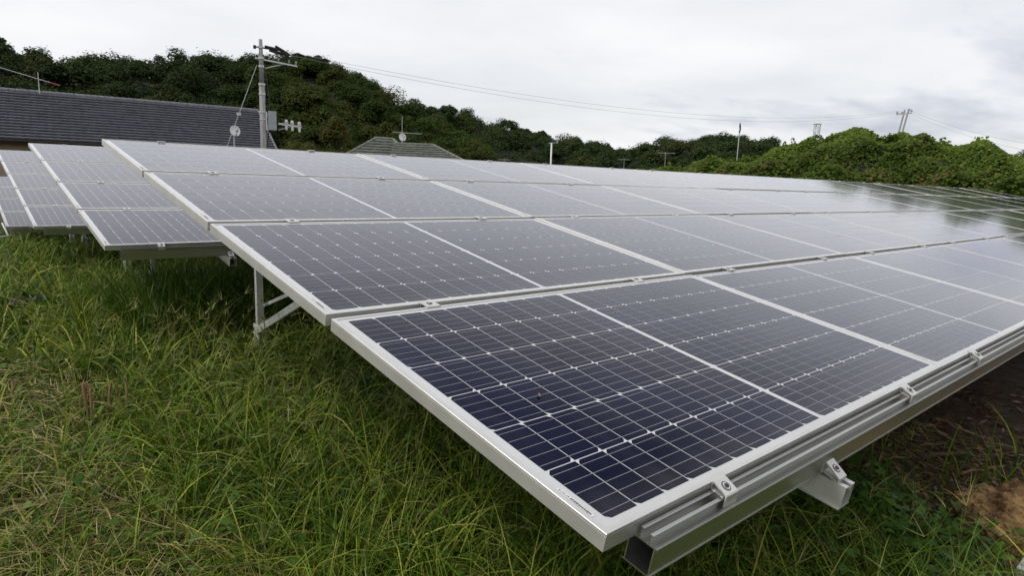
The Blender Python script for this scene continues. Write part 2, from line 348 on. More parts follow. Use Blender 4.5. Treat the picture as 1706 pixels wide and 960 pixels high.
def panels(o, cols, rows, where, group):
    for r in range(rows):
        for c in range(cols):
            p = up(o, r * (PW + GAP) + random.uniform(-0.002, 0.002), random.uniform(-0.0006, 0.0006), c * PITCH)
            t = empty('solar_panel', p, (TILT + R(random.uniform(-0.11, 0.11)), R(random.uniform(-0.09, 0.09)), 0))
            end = 'at its left end' if c == 0 else ORD[c] + ' from left end'
            tag(t, 'solar panel, %s of the %s, %s' % (row_name(r, rows), where, end), 'solar panel', group)
            for nm, me in (('frame', frame_me), ('glazed_cells', lam_me), ('serial_sticker', stick_me)):
                link(bpy.data.objects.new(nm, me), t)

# ------------------------------------------------------------------ mounting racks (rail > nothing, beams, posts, braces, clamps)
def rail_mesh(x0, x1):
    """hollow purlin with two lips on its shelf; y, z measured from the front edge of the lowest panel"""
    mb = MB(); t = 0.0025
    mb.box(x0, x1, -0.046, 0.030, -0.0385, -0.0356)                      # shelf
    mb.box(x0, x1, -0.0290, -0.0262, -0.0355, -0.0165)                   # outer lip
    mb.box(x0, x1, -0.0335, -0.0291, -0.0195, -0.0166)                   # its turned-out top
    mb.box(x0, x1, -0.0085, -0.0057, -0.0355, -0.0140)                   # inner lip
    mb.box(x0, x1, -0.0131, -0.0086, -0.0168, -0.0141)
    mb.box(x0, x1, -0.0415, -0.0390, -0.0925, -0.0386)                   # front web
    mb.box(x0, x1, 0.0110, 0.0135, -0.0925, -0.0386)                     # rear web
    mb.box(x0, x1, -0.0432, 0.0180, -0.0955, -0.0926)                    # bottom flange
    return mb.mesh('rail', M['alu_rail'])
def end_clamp_mesh():
    mb = MB(); hw = 0.021
    outer = [(0.009, 0.0005), (0.009, 0.0042), (-0.006, 0.0042), (-0.036, -0.0085), (-0.0385, -0.0105), (-0.0385, -0.0345), (-0.0350, -0.0345), (-0.0350, -0.0120), (-0.0335, -0.0108), (-0.0055, 0.0005)]
    mb.extrude_x(outer, -hw, hw)
    inner = [(-0.0012, 0.0004), (-0.0040, 0.0004), (-0.0040, -0.0105), (-0.0310, -0.0155), (-0.0310, -0.0185), (-0.0012, -0.0135)]
    mb.extrude_x(inner, -hw + 0.001, hw - 0.001)
    c = Vector((0, -0.0215, -0.0023)); nrm = Vector((0, -0.39, 0.92)).normalized()
    mb.tube(c, c + nrm * 0.0006, 0.0105, n=20, mi=1)                     # dark washer ring and the bolt in it
    mb.tube(c + nrm * 0.0006, c + nrm * 0.0012, 0.0085, n=20, mi=0)
    mb.tube(c + nrm * 0.0012, c + nrm * 0.0036, 0.0050, n=6, mi=1)
    return mb.mesh('end_clamp', [M['alu'], M['bolt']])
def mid_clamp_mesh():
    mb = MB(); hw = 0.024
    mb.box(-hw, hw, -0.009, GAP + 0.009, 0.0008, 0.0042)
    mb.box(-hw, hw, 0.0030, 0.0058, -0.030, 0.0007); mb.box(-hw, hw, GAP - 0.0058, GAP - 0.0030, -0.030, 0.0007)
    mb.box(-hw, hw, 0.0059, GAP - 0.0059, -0.030, -0.027)
    c = Vector((0, GAP / 2, 0.0042)); mb.tube(c, c + Vector((0, 0, 0.0006)), 0.0095, n=18, mi=1); mb.tube(c + Vector((0, 0, 0.0006)), c + Vector((0, 0, 0.0045)), 0.0056, n=6, mi=0)
    return mb.mesh('mid_clamp', [M['alu'], M['bolt']])
def beam_clamp_mesh():
    mb = MB(); hw = 0.019
    mb.extrude_x([(-0.0405, -0.0915), (-0.0405, -0.0640), (-0.0465, -0.0600), (-0.0860, -0.0845), (-0.0860, -0.0955), (-0.0822, -0.0955), (-0.0822, -0.0868), (-0.0468, -0.0650), (-0.0443, -0.0662), (-0.0443, -0.0915)], -hw, hw)
    mb.extrude_x([(-0.0450, -0.0880), (-0.0450, -0.0840), (-0.0800, -0.0920), (-0.0800, -0.0955), (-0.0760, -0.0955)], -hw + 0.001, hw - 0.001)
    c = Vector((0, -0.0655, -0.0716)); nrm = Vector((0, -0.527, 0.85)).normalized()
    mb.tube(c, c + nrm * 0.0007, 0.0105, n=20, mi=1); mb.tube(c + nrm * 0.0007, c + nrm * 0.0012, 0.0085, n=20, mi=0); mb.tube(c + nrm * 0.0012, c + nrm * 0.0036, 0.005, n=6, mi=1)
    return mb.mesh('beam_clamp', [M['alu'], M['bolt']])
END, MID, BCL = end_clamp_mesh(), mid_clamp_mesh(), beam_clamp_mesh()
def beam_mesh(v0, v1):
    mb = MB(); a, b = -0.024, 0.024
    mb.box(a, a + 0.0025, v0, v1, -0.152, -0.099); mb.box(b - 0.0025, b, v0, v1, -0.152, -0.099)
    mb.box(a - 0.006, b + 0.006, v0, v1, -0.1545, -0.1521)
    mb.box(a, -0.008, v0, v1, -0.0989, -0.0960); mb.box(0.008, b, v0, v1, -0.0989, -0.0960)
    mb.box(-0.0105, -0.0081, v0, v1, -0.112, -0.0990); mb.box(0.0081, 0.0105, v0, v1, -0.112, -0.0990)
    return mb.mesh('cross_beam', M['alu'])
BEAM = beam_mesh(-0.105, 4.19)
def rack(o, cols, rows, nbeam, label, x0=0.088, braced=False):
    t = empty('mounting_rack', (o[0], o[1], 0)); tag(t, label, 'panel rack', 'racks under the panels')
    tl = Matrix.Rotation(TILT, 4, 'X')
    def put(name, me, u, v, wv=0.0, rot=0.0):
        ob = link(bpy.data.objects.new(name, me), t)
        p = up((0, 0, o[2]), v, wv, u); ob.location = p; ob.rotation_euler = (TILT + rot, 0, 0); return ob
    rm = rail_mesh(x0, cols * PITCH - 0.07)
    top = rows * (PW + GAP) - GAP
    put('rail', rm, 0, 0)
    for r in range(1, rows): put('rail', rm, 0, r * (PW + GAP) - 0.003)
    rr = rail_mesh(x0, cols * PITCH - 0.07)
    put('rail', rr, 0, top + 0.022)
    # clamps, nearest first
    cl = []
    for c in range(cols):
        for fu in (0.327, 1.327):
            u = c * PITCH + fu
            cl.append((u, 0.0, 'end_clamp', END, 0.0)); cl.append((u, top, 'end_clamp', END, math.pi))
            for r in range(1, rows): cl.append((u, r * (PW + GAP) - GAP, 'mid_clamp', MID, 0.0))
    cl.sort(key=lambda q: q[0] ** 2 + (q[1] + 0.5) ** 2)
    for u, v, nm, me, fl in cl[:96]:
        ob = put(nm, me, u, v)
        if fl: ob.rotation_euler = (-TILT, 0, math.pi)
    if len(cl) > 96:
        rest = MB()
        for u, v, nm, me, fl in cl[96:]:
            mt = Matrix.Translation(up((0, 0, o[2]), v, 0.0, u)) @ (Matrix.Rotation(TILT, 4, 'X') @ Matrix.Rotation(fl, 4, 'Z'))
            rest.add([mt @ q.co for q in me.vertices], [tuple(pl.vertices) for pl in me.polygons])
        ob = rest.build('far_clamps', M['alu'], t); ob['kind'] = 'stuff'
    for k in range(nbeam):
        u = 0.773 + 2.45 * k
        if u > cols * PITCH - 0.1: break
        put('cross_beam', BEAM, u, 0)
        put('beam_clamp', BCL, u - 0.004, 0)
        uu = u + 0.055
        for pv in ((0.75, 3.87) if braced else (2.6, 3.87)):
            y = pv * math.cos(TILT); zt = o[2] + pv * math.sin(TILT) - 0.10
            mb = MB(); q = 0.0035
            mb.box(uu - 0.022, uu + 0.022, y - 0.018, y - 0.018 + q, 0.12, zt); mb.box(uu - 0.022, uu - 0.022 + q, y - 0.0144, y + 0.018, 0.12, zt)
            mb.box(uu + 0.022 - q, uu + 0.022, y - 0.0144, y + 0.018, 0.12, zt)
            mb.build('post', M['post'], t)
            mb = MB(); mb.tube((uu, y, -0.1 - 0.0), (uu, y, 0.13), 0.038, n=16); mb.build('ground_pile', M['steel'], t, smooth=False)
            mb = MB(); mb.box(uu - 0.03, uu - 0.0225, y - 0.05, y + 0.05, 0.09, 0.24); mb.box(uu + 0.0225, uu + 0.03, y - 0.05, y + 0.05, 0.09, 0.24)
            mb.box(uu - 0.0224, uu + 0.0224, y - 0.05, y + 0.05, 0.1305, 0.138)
            for zz in (0.155, 0.205):
                mb.tube((uu - 0.044, y - 0.02, zz), (uu + 0.044, y - 0.02, zz), 0.009, n=8, mi=0)
                mb.tube((uu - 0.036, y + 0.028, zz), (uu - 0.03, y + 0.028, zz), 0.014, n=6, mi=1)
            mb.build('post_bracket', [M['white'], M['bolt']], t)
            if pv < 2 or not braced: continue
            sgn = -1
            mb = MB(); yb = y + sgn * 1.72; za = 0.20
            zb = o[2] + yb * math.tan(TILT) - 0.16
            mb.bar((uu - 0.045, y + sgn * 0.03, za), (uu - 0.045, yb, zb), 0.005, 0.045); mb.bar((uu - 0.030, y + sgn * 0.03, za - 0.02), (uu - 0.030, yb, zb - 0.02), 0.025, 0.004)
            mb.build('brace', M['post'], t)
        if not braced: continue
        mb = MB(); y1 = 3.98; mb.bar((uu + 0.04, y1, 0.315), (uu + 0.04, y1 - 1.5, 0.315 + 1.5 * 0.33), 0.004, 0.022); mb.bar((uu + 0.05, y1, 0.306), (uu + 0.05, y1 - 1.5, 0.306 + 1.5 * 0.33), 0.016, 0.003)
        mb.build('tie_bar', M['post'], t)
    return t
O1, O2, O3, O4 = (0, 0, 0.70), (0.014, 4.264, 0.774), (0.02, 8.5, 0.60), (0.02, 12.7, 0.30)
panels(O1, 11, 4, 'large front array', 'panels of the large front array')
panels(O2, 3, 4, 'second array', 'panels of the second array')
panels(O3, 3, 5, 'third array', 'panels of the third array')
panels(O4, 2, 4, 'fourth array', 'panels of the fourth array')
rack(O1, 11, 4, 8, 'aluminium rail and post rack carrying the large front array', braced=True)
rack(O2, 3, 4, 2, 'aluminium rack carrying the second array, behind the front one')
rack(O3, 3, 5, 2, 'aluminium rack carrying the third array, low at left')
rack(O4, 2, 4, 1, 'aluminium rack carrying the farthest array at the left edge')

# ------------------------------------------------------------------ house with long dark roof
def tiled_roof(A, B, D_, Cc, courses, tile, mat, thick=0.08, name='roof', parent=None):
    """A-B along the eave, D-C along the ridge (A under D, B under C); stepped wavy courses"""
    A, B, D_, Cc = map(np.array, (A, B, D_, Cc))
    Lg = np.linalg.norm(B - A); nx = max(4, int(Lg / tile * 4))
    s = np.linspace(0, 1, nx + 1)
    n = np.cross(B - A, D_ - A); n /= np.linalg.norm(n)
    if n[2] < 0: n = -n
    wav = 0.010 * np.cos(s * Lg / tile * 2 * np.pi)
    vs = []; fs = []
    for r in range(courses):
        for k, h in ((r - 0.28, thick), (r + 1, 0.006)):
            t = min(1.0, k / courses)
            a = A + (D_ - A) * t; b = B + (Cc - B) * t
            row = a[None] + (b - a)[None] * s[:, None] + n[None] * (h + wav)[:, None]
            vs.append(row)
    # drop face at each course
        b0 = r * 3 * (nx + 1)
        a = A + (D_ - A) * ((r + 0.06) / courses); b = B + (Cc - B) * ((r + 0.06) / courses)
        vs.append(a[None] + (b - a)[None] * s[:, None] + n[None] * (-0.03 + 0 * wav)[:, None])
        for i in range(nx):
            fs.append((b0 + i, b0 + i + 1, b0 + nx + 2 + i, b0 + nx + 1 + i))
            fs.append((b0 + 2 * (nx + 1) + i, b0 + 2 * (nx + 1) + i + 1, b0 + i + 1, b0 + i))
    vs = np.concatenate(vs)
    o = link(bpy.data.objects.new(name, np_mesh(name, vs, np.array(fs).ravel(), np.arange(0, 4 * len(fs), 4), mat)), parent)
    return o
M['roof_dark'] = plain('charcoal_roof_tile', (0.125, 0.128, 0.150), rough=0.55, var=0.2, scale=2.5)
M['roof_grey'] = plain('weathered_grey_tile', (0.19, 0.20, 0.17), rough=0.8, var=0.22, scale=3)
M['ridge_tile'] = plain('ridge_tile', (0.19, 0.19, 0.21), rough=0.6, var=0.2)
M['wall_beige'] = plain('beige_render', (0.34, 0.28, 0.20), rough=0.9, var=0.12, scale=1.5)
M['wall_grey'] = plain('grey_render', (0.35, 0.34, 0.31), rough=0.9, var=0.1, scale=2)
M['wood_dark'] = plain('dark_fascia', (0.05, 0.038, 0.03), rough=0.7)
M['glass'] = plain('window_glass', (0.02, 0.025, 0.03), rough=0.08)
def long_house():
    ra = at_z(0, 150, 5.4); rb = at_z(430, 185.4, 5.4)
    d = (rb - ra); d[2] = 0; d /= np.linalg.norm(d); nrm = np.array([d[1], -d[0], 0])       # towards the camera
    ra = ra - d * 11
    run, drop = 4.6, 2.75
    ea = ra + nrm * run - [0, 0, drop]; eb = rb + nrm * run - [0, 0, drop]
    back_a = ra - nrm * run - [0, 0, drop]; back_b = rb - nrm * run - [0, 0, drop]
    t = empty('house', tuple((ra + rb) / 2 * [1, 1, 0])); off = np.array([*((ra + rb) / 2)[:2], 0])
    tag(t, 'long house with charcoal tiled roof and beige wall behind the arrays', 'house')
    g = lambda p: np.asarray(p) - off
    rf = tiled_roof(g(ea), g(eb), g(ra), g(rb), 17, 0.33, M['roof_dark'], thick=0.13, parent=t)
    tiled_roof(g(back_b), g(back_a), g(rb), g(ra), 26, 0.27, M['roof_dark'], name='rear_roof', parent=t)
    mb = MB(); n = int(np.linalg.norm(rb - ra) / 0.3)
    for k in range(n):
        a = g(ra) + d * 0.3 * k + [0, 0, 0.05]; b = a + d * 0.29; mb.tube(a, b, 0.12, 0.105, n=10)
    mb.build('ridge_cap', M['ridge_tile'], rf, smooth=False)
    mb = MB(); mb.tube(g(rb) + [0, 0, 0.02], g(eb) + [0, 0, 0.02], 0.09, n=8); mb.build('verge_tiles', M['ridge_tile'], rf)
    # fascia and gutter
    mb = MB(); mb.bar(g(ea) - [0, 0, 0.10] - nrm * 0.03, g(eb) - [0, 0, 0.10] - nrm * 0.03, 0.03, 0.2); mb.build('fascia', M['wood_dark'], t)
    mb = MB(); mb.tube(g(ea) + nrm * 0.07 - [0, 0, 0.08], g(eb) + nrm * 0.07 - [0, 0, 0.08], 0.06, n=10); mb.build('gutter', M['wood_dark'], t)
    # wall box with gable
    wa, wb = g(ea) - nrm * 0.75, g(eb) - nrm * 0.75 - d * 0.4; ba, bb = g(back_a) + nrm * 0.75, g(back_b) + nrm * 0.75 - d * 0.4
    hz = wa[2] + 0.3; mb = MB(); pr = g(rb) - d * 0.4; pl = g(ra)
    mb.add([(*wa[:2], -1), (*wb[:2], -1), (*wb[:2], hz), (*wa[:2], hz), (*ba[:2], -1), (*bb[:2], -1), (*bb[:2], hz), (*ba[:2], hz), (*pr[:2], pr[2] - .15), (*pl[:2], pl[2] - .15)],
           [(0, 1, 2, 3), (5, 4, 7, 6), (1, 5, 6, 8, 2), (4, 0, 3, 9, 7)])
    mb.build('wall', M['wall_beige'], t)
    for k in range(6):
        p = wa + d * (4 + 4.2 * k) + nrm * 0.03
        wn = MB(); wn.bar((*(p - d * 0.95)[:2], 2.05), (*(p + d * 0.95)[:2], 2.05), 0.05, 0.06); wn.bar((*(p - d * 0.95)[:2], 0.75), (*(p + d * 0.95)[:2], 0.75), 0.05, 0.06)
        for sx in (-0.92, 0, 0.92): wn.bar((*(p + d * sx)[:2], 0.79), (*(p + d * sx)[:2], 2.01), 0.05, 0.05)
        f = wn.build('window', M['steel'], t)
        gl = MB(); gl.bar((*(p - d * 0.9)[:2], 1.4), (*(p + d * 0.9)[:2], 1.4), 0.02, 1.2); gl.build('pane', M['glass'], f)
    return rf
long_house()
def hip_house():
    Dd = 50
    z1 = at_dist(626, 231, Dd)[2]
    off = at_dist(668, 262, Dd + 2); off[2] = 0
    t = empty('house', tuple(off)); tag(t, 'small house with weathered grey hipped roof behind the array', 'house')
    fw = ray(668, 262); fw[2] = 0; fw /= np.linalg.norm(fw); rt = np.array([fw[1], -fw[0], 0])
    def P(px, py, back=0.0): 
        q = at_dist(px, py, Dd + back); return q - off
    # main block: short ridge, broad hips
    a, b = P(626, 231, 3), P(655, 233, 3)
    el, er = P(556, 268), P(700, 275)
    zz = min(el[2], er[2]); el[2] = er[2] = zz
    bl, br = el + fw * 6.5, er + fw * 6.5
    rf = tiled_roof(el, er, a, b, 9, 0.3, M['roof_grey'], name='roof', parent=t)
    tiled_roof(er, br, b, b + fw * 0.3, 14, 0.3, M['roof_grey'], name='roof_side', parent=t)
    tiled_roof(bl, el, a + fw * 0.3, a, 14, 0.3, M['roof_grey'], name='roof_side', parent=t)
    tiled_roof(br, bl, b + fw * .3, a + fw * .3, 14, 0.3, M['roof_grey'], name='rear_roof', parent=t)
    mb = MB()
    for p, q in ((a, b), (el, a), (er, b)):
        n = max(2, int(np.linalg.norm(q - p) / 0.35))
        for k in range(n): mb.tube(p + (q - p) * k / n + [0, 0, .06], p + (q - p) * (k + .96) / n + [0, 0, .06], 0.11, 0.095, n=8)
    mb.build('ridge_cap', M['roof_grey'], rf)
    # lower wing on the right
    a2, b2 = P(655, 239, 2.0), P(722, 244, 2.0); b2[2] = a2[2] = (a2[2] + b2[2]) / 2
    e1, e2 = P(640, 275, -1.2), P(792, 280, -1.2); e1[2] = e2[2] = zz - 0.05
    k1, k2 = e1 + fw * 6, e2 + fw * 6
    wr = tiled_roof(e1, e2, a2, b2, 9, 0.3, M['roof_grey'], name='wing_roof', parent=t)
    tiled_roof(e2, k2, b2, b2 + fw * .2, 12, 0.3, M['roof_grey'], name='roof_side', parent=t)
    mb = MB()
    for p, q in ((a2, b2), (e2, b2)):
        n = max(2, int(np.linalg.norm(q - p) / 0.35))
        for k in range(n): mb.tube(p + (q - p) * k / n + [0, 0, .06], p + (q - p) * (k + .96) / n + [0, 0, .06], 0.11, 0.095, n=8)
    mb.build('ridge_cap', M['roof_grey'], wr)
    mb = MB()
    for (q0, q1, q2, q3) in ((el, er, br, bl), (e1, e2, k2, k1)):
        cc = (q0 + q1 + q2 + q3) / 4; qs = [cc + (q - cc) * 0.88 for q in (q0, q1, q2, q3)]
        vs = [(q[0], q[1], -1) for q in qs] + [(q[0], q[1], zz + 0.05) for q in qs]
        mb.add(vs, [(0, 1, 5, 4), (1, 2, 6, 5), (2, 3, 7, 6), (3, 0, 4, 7)])
    mb.build('wall', M['wall_grey'], t)
hip_house()

# ------------------------------------------------------------------ foliage
def cards(c, nrm, size, col, aspect=0.75, fold=0.18):
    """pointed leaf quads, folded along the midrib"""
    n = len(c); nrm = nrm / (np.linalg.norm(nrm, axis=1, keepdims=True) + 1e-9)
    rv = rng.normal(size=(n, 3)); a = np.cross(nrm, rv); a /= (np.linalg.norm(a, axis=1, keepdims=True) + 1e-9); b = np.cross(nrm, a)
    s = size[:, None]
    v = np.empty((n, 4, 3)); v[:, 0] = c - a * s * 0.5; v[:, 1] = c + b * s * 0.5 * aspect + nrm * s * fold - a * s * 0.05; v[:, 2] = c + a * s * 0.5; v[:, 3] = c - b * s * 0.5 * aspect + nrm * s * fold - a * s * 0.05
    return v.reshape(-1, 3), np.repeat(col, 4, axis=0)
def card_obj(name, V, T, mat, parent=None):
    n = len(V); return link(bpy.data.objects.new(name, np_mesh(name, V, np.arange(n), np.arange(0, n, 4), mat, T)), parent)
def unit(n):
    v = rng.normal(size=(n, 3)); return v / np.linalg.norm(v, axis=1, keepdims=True)
def crown_points(cx, cy, cz, rx, rz, nleaf, lobes=9):
    """leaf centres and outward normals on uneven lobes that fill a crown"""
    L = unit(lobes) * rng.uniform(0.35, 0.8, (lobes, 1)); L[:, 2] = np.abs(L[:, 2]) * 1.0 - 0.25
    lr = rng.uniform(0.30, 0.50, lobes); k = rng.integers(0, lobes, nleaf)
    d = unit(nleaf); d[:, 2] = np.where(d[:, 2] < -0.3, -d[:, 2], d[:, 2]); r = lr[k] * rng.uniform(0.72, 1.08, nleaf) * np.where(rng.random(nleaf) < 0.13, rng.uniform(1.05, 1.32, nleaf), 1.0)
    p = L[k] + d * r[:, None]
    P = p * [rx * 0.86, rx * 0.86, rz * 0.80] + [cx, cy, cz]
    nr = d * 0.9 + unit(nleaf) * 0.38 + [0, 0, 0.55]
    return P, nr, k
def wood(name, prof, D0, D1, zfoot, ncrown, rad, leafsize, palette, label, leaves=620, step=None, canopy=0.75):
    """a hill covered with crowns; prof is the skyline (pixel x, y) at distance D1"""
    px = np.array([p[0] for p in prof], float); py = np.array([p[1] for p in prof], float)
    def surf(x, t):
        y = np.interp(x, px, py); q = at_dist(x, y, D1); ztop = q[2] - canopy * rad
        D = D0 + (D1 - D0) * t; d = ray(x, y); h = math.hypot(d[0], d[1])
        return CAM[0] + d[0] / h * D, CAM[1] + d[1] / h * D, zfoot + (ztop - zfoot) * (math.sin(min(t, 1.0) * math.pi / 2)) ** 1.0
    xs = np.linspace(px[0], px[-1], 60); ts = np.linspace(0, 1, 14)
    vs = [surf(x, t) for x in xs for t in ts]
    vs2 = []
    for x in xs:                                                       # far slope
        a = surf(x, 1.0); d = ray(x, 200); h = math.hypot(d[0], d[1]); vs2.append((a[0] + d[0] / h * 40, a[1] + d[1] / h * 40, -2))
    n = len(ts); fs = [(i * n + j, (i + 1) * n + j, (i + 1) * n + j + 1, i * n + j + 1) for i in range(len(xs) - 1) for j in range(n - 1)]
    b = len(vs); fs += [(i * n + n - 1, (i + 1) * n + n - 1, b + i + 1, b + i) for i in range(len(xs) - 1)]
    mb = MB(); mb.add(vs + vs2, fs)
    h = mb.build('hill', M['hill'], smooth=True); tag(h, 'dark earth slope under ' + label.split(' ', 1)[1], 'hill', kind='structure')
    V = []; T = []; pal = np.array(palette)
    trunks = MB()
    for i in range(ncrown):
        t = 1.0 if i % 4 == 0 else 0.12 + 0.88 * ((i * 0.6180339) % 1.0)
        x = px[0] + (px[-1] - px[0]) * ((i * 0.7548777 + rng.normal() * 0.004) % 1.0); sx, sy, sz = surf(x, t)
        r = rad * rng.uniform(0.55, 1.45); rz = r * rng.uniform(0.8, 1.2)
        P, nr, k = crown_points(sx, sy, sz + canopy * rad - rz * 0.70 + rng.normal() * (0.20 if t == 1 else 0.30) * rad, r, rz, leaves, lobes=14)
        base = pal[rng.integers(len(pal))] * rng.uniform(0.85, 1.15)
        lob = rng.uniform(0.85, 1.15, 16)[k][:, None]
        col = base * lob * rng.uniform(0.85, 1.18, (leaves, 1)) * (1 + rng.normal(size=(leaves, 3)) * 0.05)
        v, tt = cards(P, nr, leafsize * rng.uniform(0.6, 1.3, leaves), np.clip(col, 0.004, 0.3)); V.append(v); T.append(tt)
    o = card_obj(name, np.concatenate(V), np.concatenate(T), M['leaf']); tag(o, label, 'wood', kind='stuff')
M['hill'] = plain('hill_undergrowth', (0.012, 0.017, 0.007), rough=0.95, var=0.35, scale=0.4)
PAL_D = [(0.034, 0.056, 0.015), (0.044, 0.062, 0.016), (0.028, 0.050, 0.015), (0.050, 0.060, 0.017), (0.038, 0.066, 0.017)]
PAL_M = [(0.052, 0.080, 0.015), (0.066, 0.088, 0.016), (0.070, 0.080, 0.018), (0.044, 0.074, 0.015), (0.082, 0.100, 0.019), (0.056, 0.092, 0.018)]
PAL_F = [(0.048, 0.074, 0.022), (0.058, 0.080, 0.024), (0.042, 0.070, 0.022), (0.068, 0.084, 0.026), (0.050, 0.084, 0.025)]
wood('woodland', [(-420, 95), (-150, 80), (0, 76), (40, 92), (100, 104), (150, 101), (190, 96), (260, 112), (330, 97), (380, 99), (430, 102), (520, 112), (600, 145)], 60, 92, -1, 330, 2.7, 0.24, PAL_D, 'dark broadleaf wood on the hill behind the long house', leaves=2000)
wood('woodland', [(385, 180), (410, 130), (440, 104), (480, 98), (560, 106), (590, 122), (620, 142), (650, 165), (680, 187), (730, 212), (800, 240)], 62, 82, -1, 240, 2.4, 0.21, PAL_M, 'olive green wood on the nearer knoll behind the utility pole', leaves=2100)
wood('woodland', [(600, 180), (660, 184), (720, 178), (800, 197), (870, 216), (940, 233), (1000, 242), (1050, 246), (1090, 239), (1130, 233), (1200, 228), (1280, 231), (1310, 246), (1400, 262), (1500, 270), (1750, 280)], 95, 132, -2, 430, 2.9, 0.32, PAL_F, 'distant wood on the low ridge beyond the arrays', leaves=2000)
def tree(px, ptop, wpx, D, label, cat='tree', pal=PAL_M, nleaf=1500, leaf=0.24, name='broadleaf_tree', group=None, lobes=11, zb=None):
    top = at_dist(px, ptop, D); sc = D / FPX
    rx = wpx * sc / 2; z0 = -0.5 if zb is None else zb; rz = min(rx * 1.1, (top[2] - z0) * 0.5)
    cz = top[2] - rz
    t = empty(name, (top[0], top[1], z0)); tag(t, label, cat, group)
    P, nr, k = crown_points(0, 0, cz - z0, rx, rz, nleaf, lobes)
    base = np.array(pal[rng.integers(len(pal))]); col = base * rng.uniform(0.8, 1.25, 32)[k][:, None] * rng.uniform(0.75, 1.3, (nleaf, 1)) * (1 + rng.normal(size=(nleaf, 3)) * 0.06)
    v, tt = cards(P, nr, leaf * rng.uniform(0.6, 1.3, nleaf), np.clip(col, 0.004, 0.4)); card_obj('crown', v, tt, M['leaf'], t)
    mb = MB(); H = cz - z0; mb.path([(0, 0, 0), (0.1, 0.05, H * 0.5), (0, 0.1, H * 0.85), (0.05, 0, H + rz * 0.3)], [0.05 * rx + 0.08, 0.04 * rx + 0.06, 0.03 * rx + 0.04, 0.03])
    for q in range(6):
        a = q * 1.05; mb.path([(0, 0.05, H * 0.75), (math.cos(a) * rx * 0.3, math.sin(a) * rx * 0.3, H * 0.98), (math.cos(a) * rx * 0.6, math.sin(a) * rx * 0.6, H + rz * 0.25)], [0.025 * rx + 0.03, 0.02 * rx + 0.02, 0.015], n=5)
    mb.build('trunk', M['bark'], t, smooth=True)
PAL_L = [(0.095, 0.105, 0.022)]; PAL_O = [(0.088, 0.090, 0.02)]
tree(188, 88, 62, 90, 'airy crowned tree standing above the dark skyline over the long roof', pal=PAL_D, leaf=0.3, nleaf=2200)
tree(20, 72, 90, 88, 'tall dark tree at the left end of the skyline', pal=PAL_D, leaf=0.3, nleaf=3000)
tree(505, 214, 96, 56, 'bright olive tree low beside the foot of the utility pole', pal=PAL_L, leaf=0.15, nleaf=4500)
tree(560, 178, 80, 62, 'pale olive tree halfway up the knoll right of the utility pole', pal=PAL_O, leaf=0.2, nleaf=4000)
tree(560, 232, 70, 60, 'low olive tree just left of the small hipped roof', pal=PAL_O, leaf=0.17, nleaf=3000)
tree(722, 176, 74, 105, 'rounded tree rising above the ridge right of the knoll', pal=PAL_F, leaf=0.34, nleaf=2600)
tree(690, 212, 60, 68, 'dark green tree rising behind the dish on the hipped roof', pal=PAL_D, leaf=0.2, nleaf=3000)
tree(1008, 250, 40, 95, 'bright green tree low on the ridge left of the middle aerial', pal=[(0.045, 0.07, 0.022)], leaf=0.35, nleaf=1100)

def vnoise(x, y, s, seed):
    """smooth value noise 0..1"""
    g = np.random.default_rng(seed).random((64, 64)); X = x * s + 100; Y = y * s + 100
    xi = np.floor(X).astype(int); yi = np.floor(Y).astype(int); fx = X - xi; fy = Y - yi; fx = fx * fx * (3 - 2 * fx); fy = fy * fy * (3 - 2 * fy)
    q = lambda i, j: g[i % 64, j % 64]
    return (q(xi, yi) * (1 - fx) + q(xi + 1, yi) * fx) * (1 - fy) + (q(xi, yi + 1) * (1 - fx) + q(xi + 1, yi + 1) * fx) * fy
# the thicket on the camera's own side, which darkens the front faces of the frames and rails
def thicket():
    V = []; T = []; pal = np.array(PAL_M)
    for i in range(64):
        x = -4 + 31 * i / 63 + rng.normal() * .4; y = -7.6 - 1.5 * rng.random() - 0.10 * max(0, x); r = rng.uniform(1.7, 2.8); h = rng.uniform(1.2, 7.0)
        P, nr, k = crown_points(x, y, h, r, r * 1.2, 420, 10)
        v, t = cards(P, nr, rng.uniform(.3, .6, 420), pal[rng.integers(len(pal))] * rng.uniform(.8, 1.2, (420, 1))); V.append(v); T.append(t)
    tag(card_obj('thicket', np.concatenate(V), np.concatenate(T), M['leaf']), 'dense green thicket in front of the arrays', 'thicket', kind='stuff')
thicket()

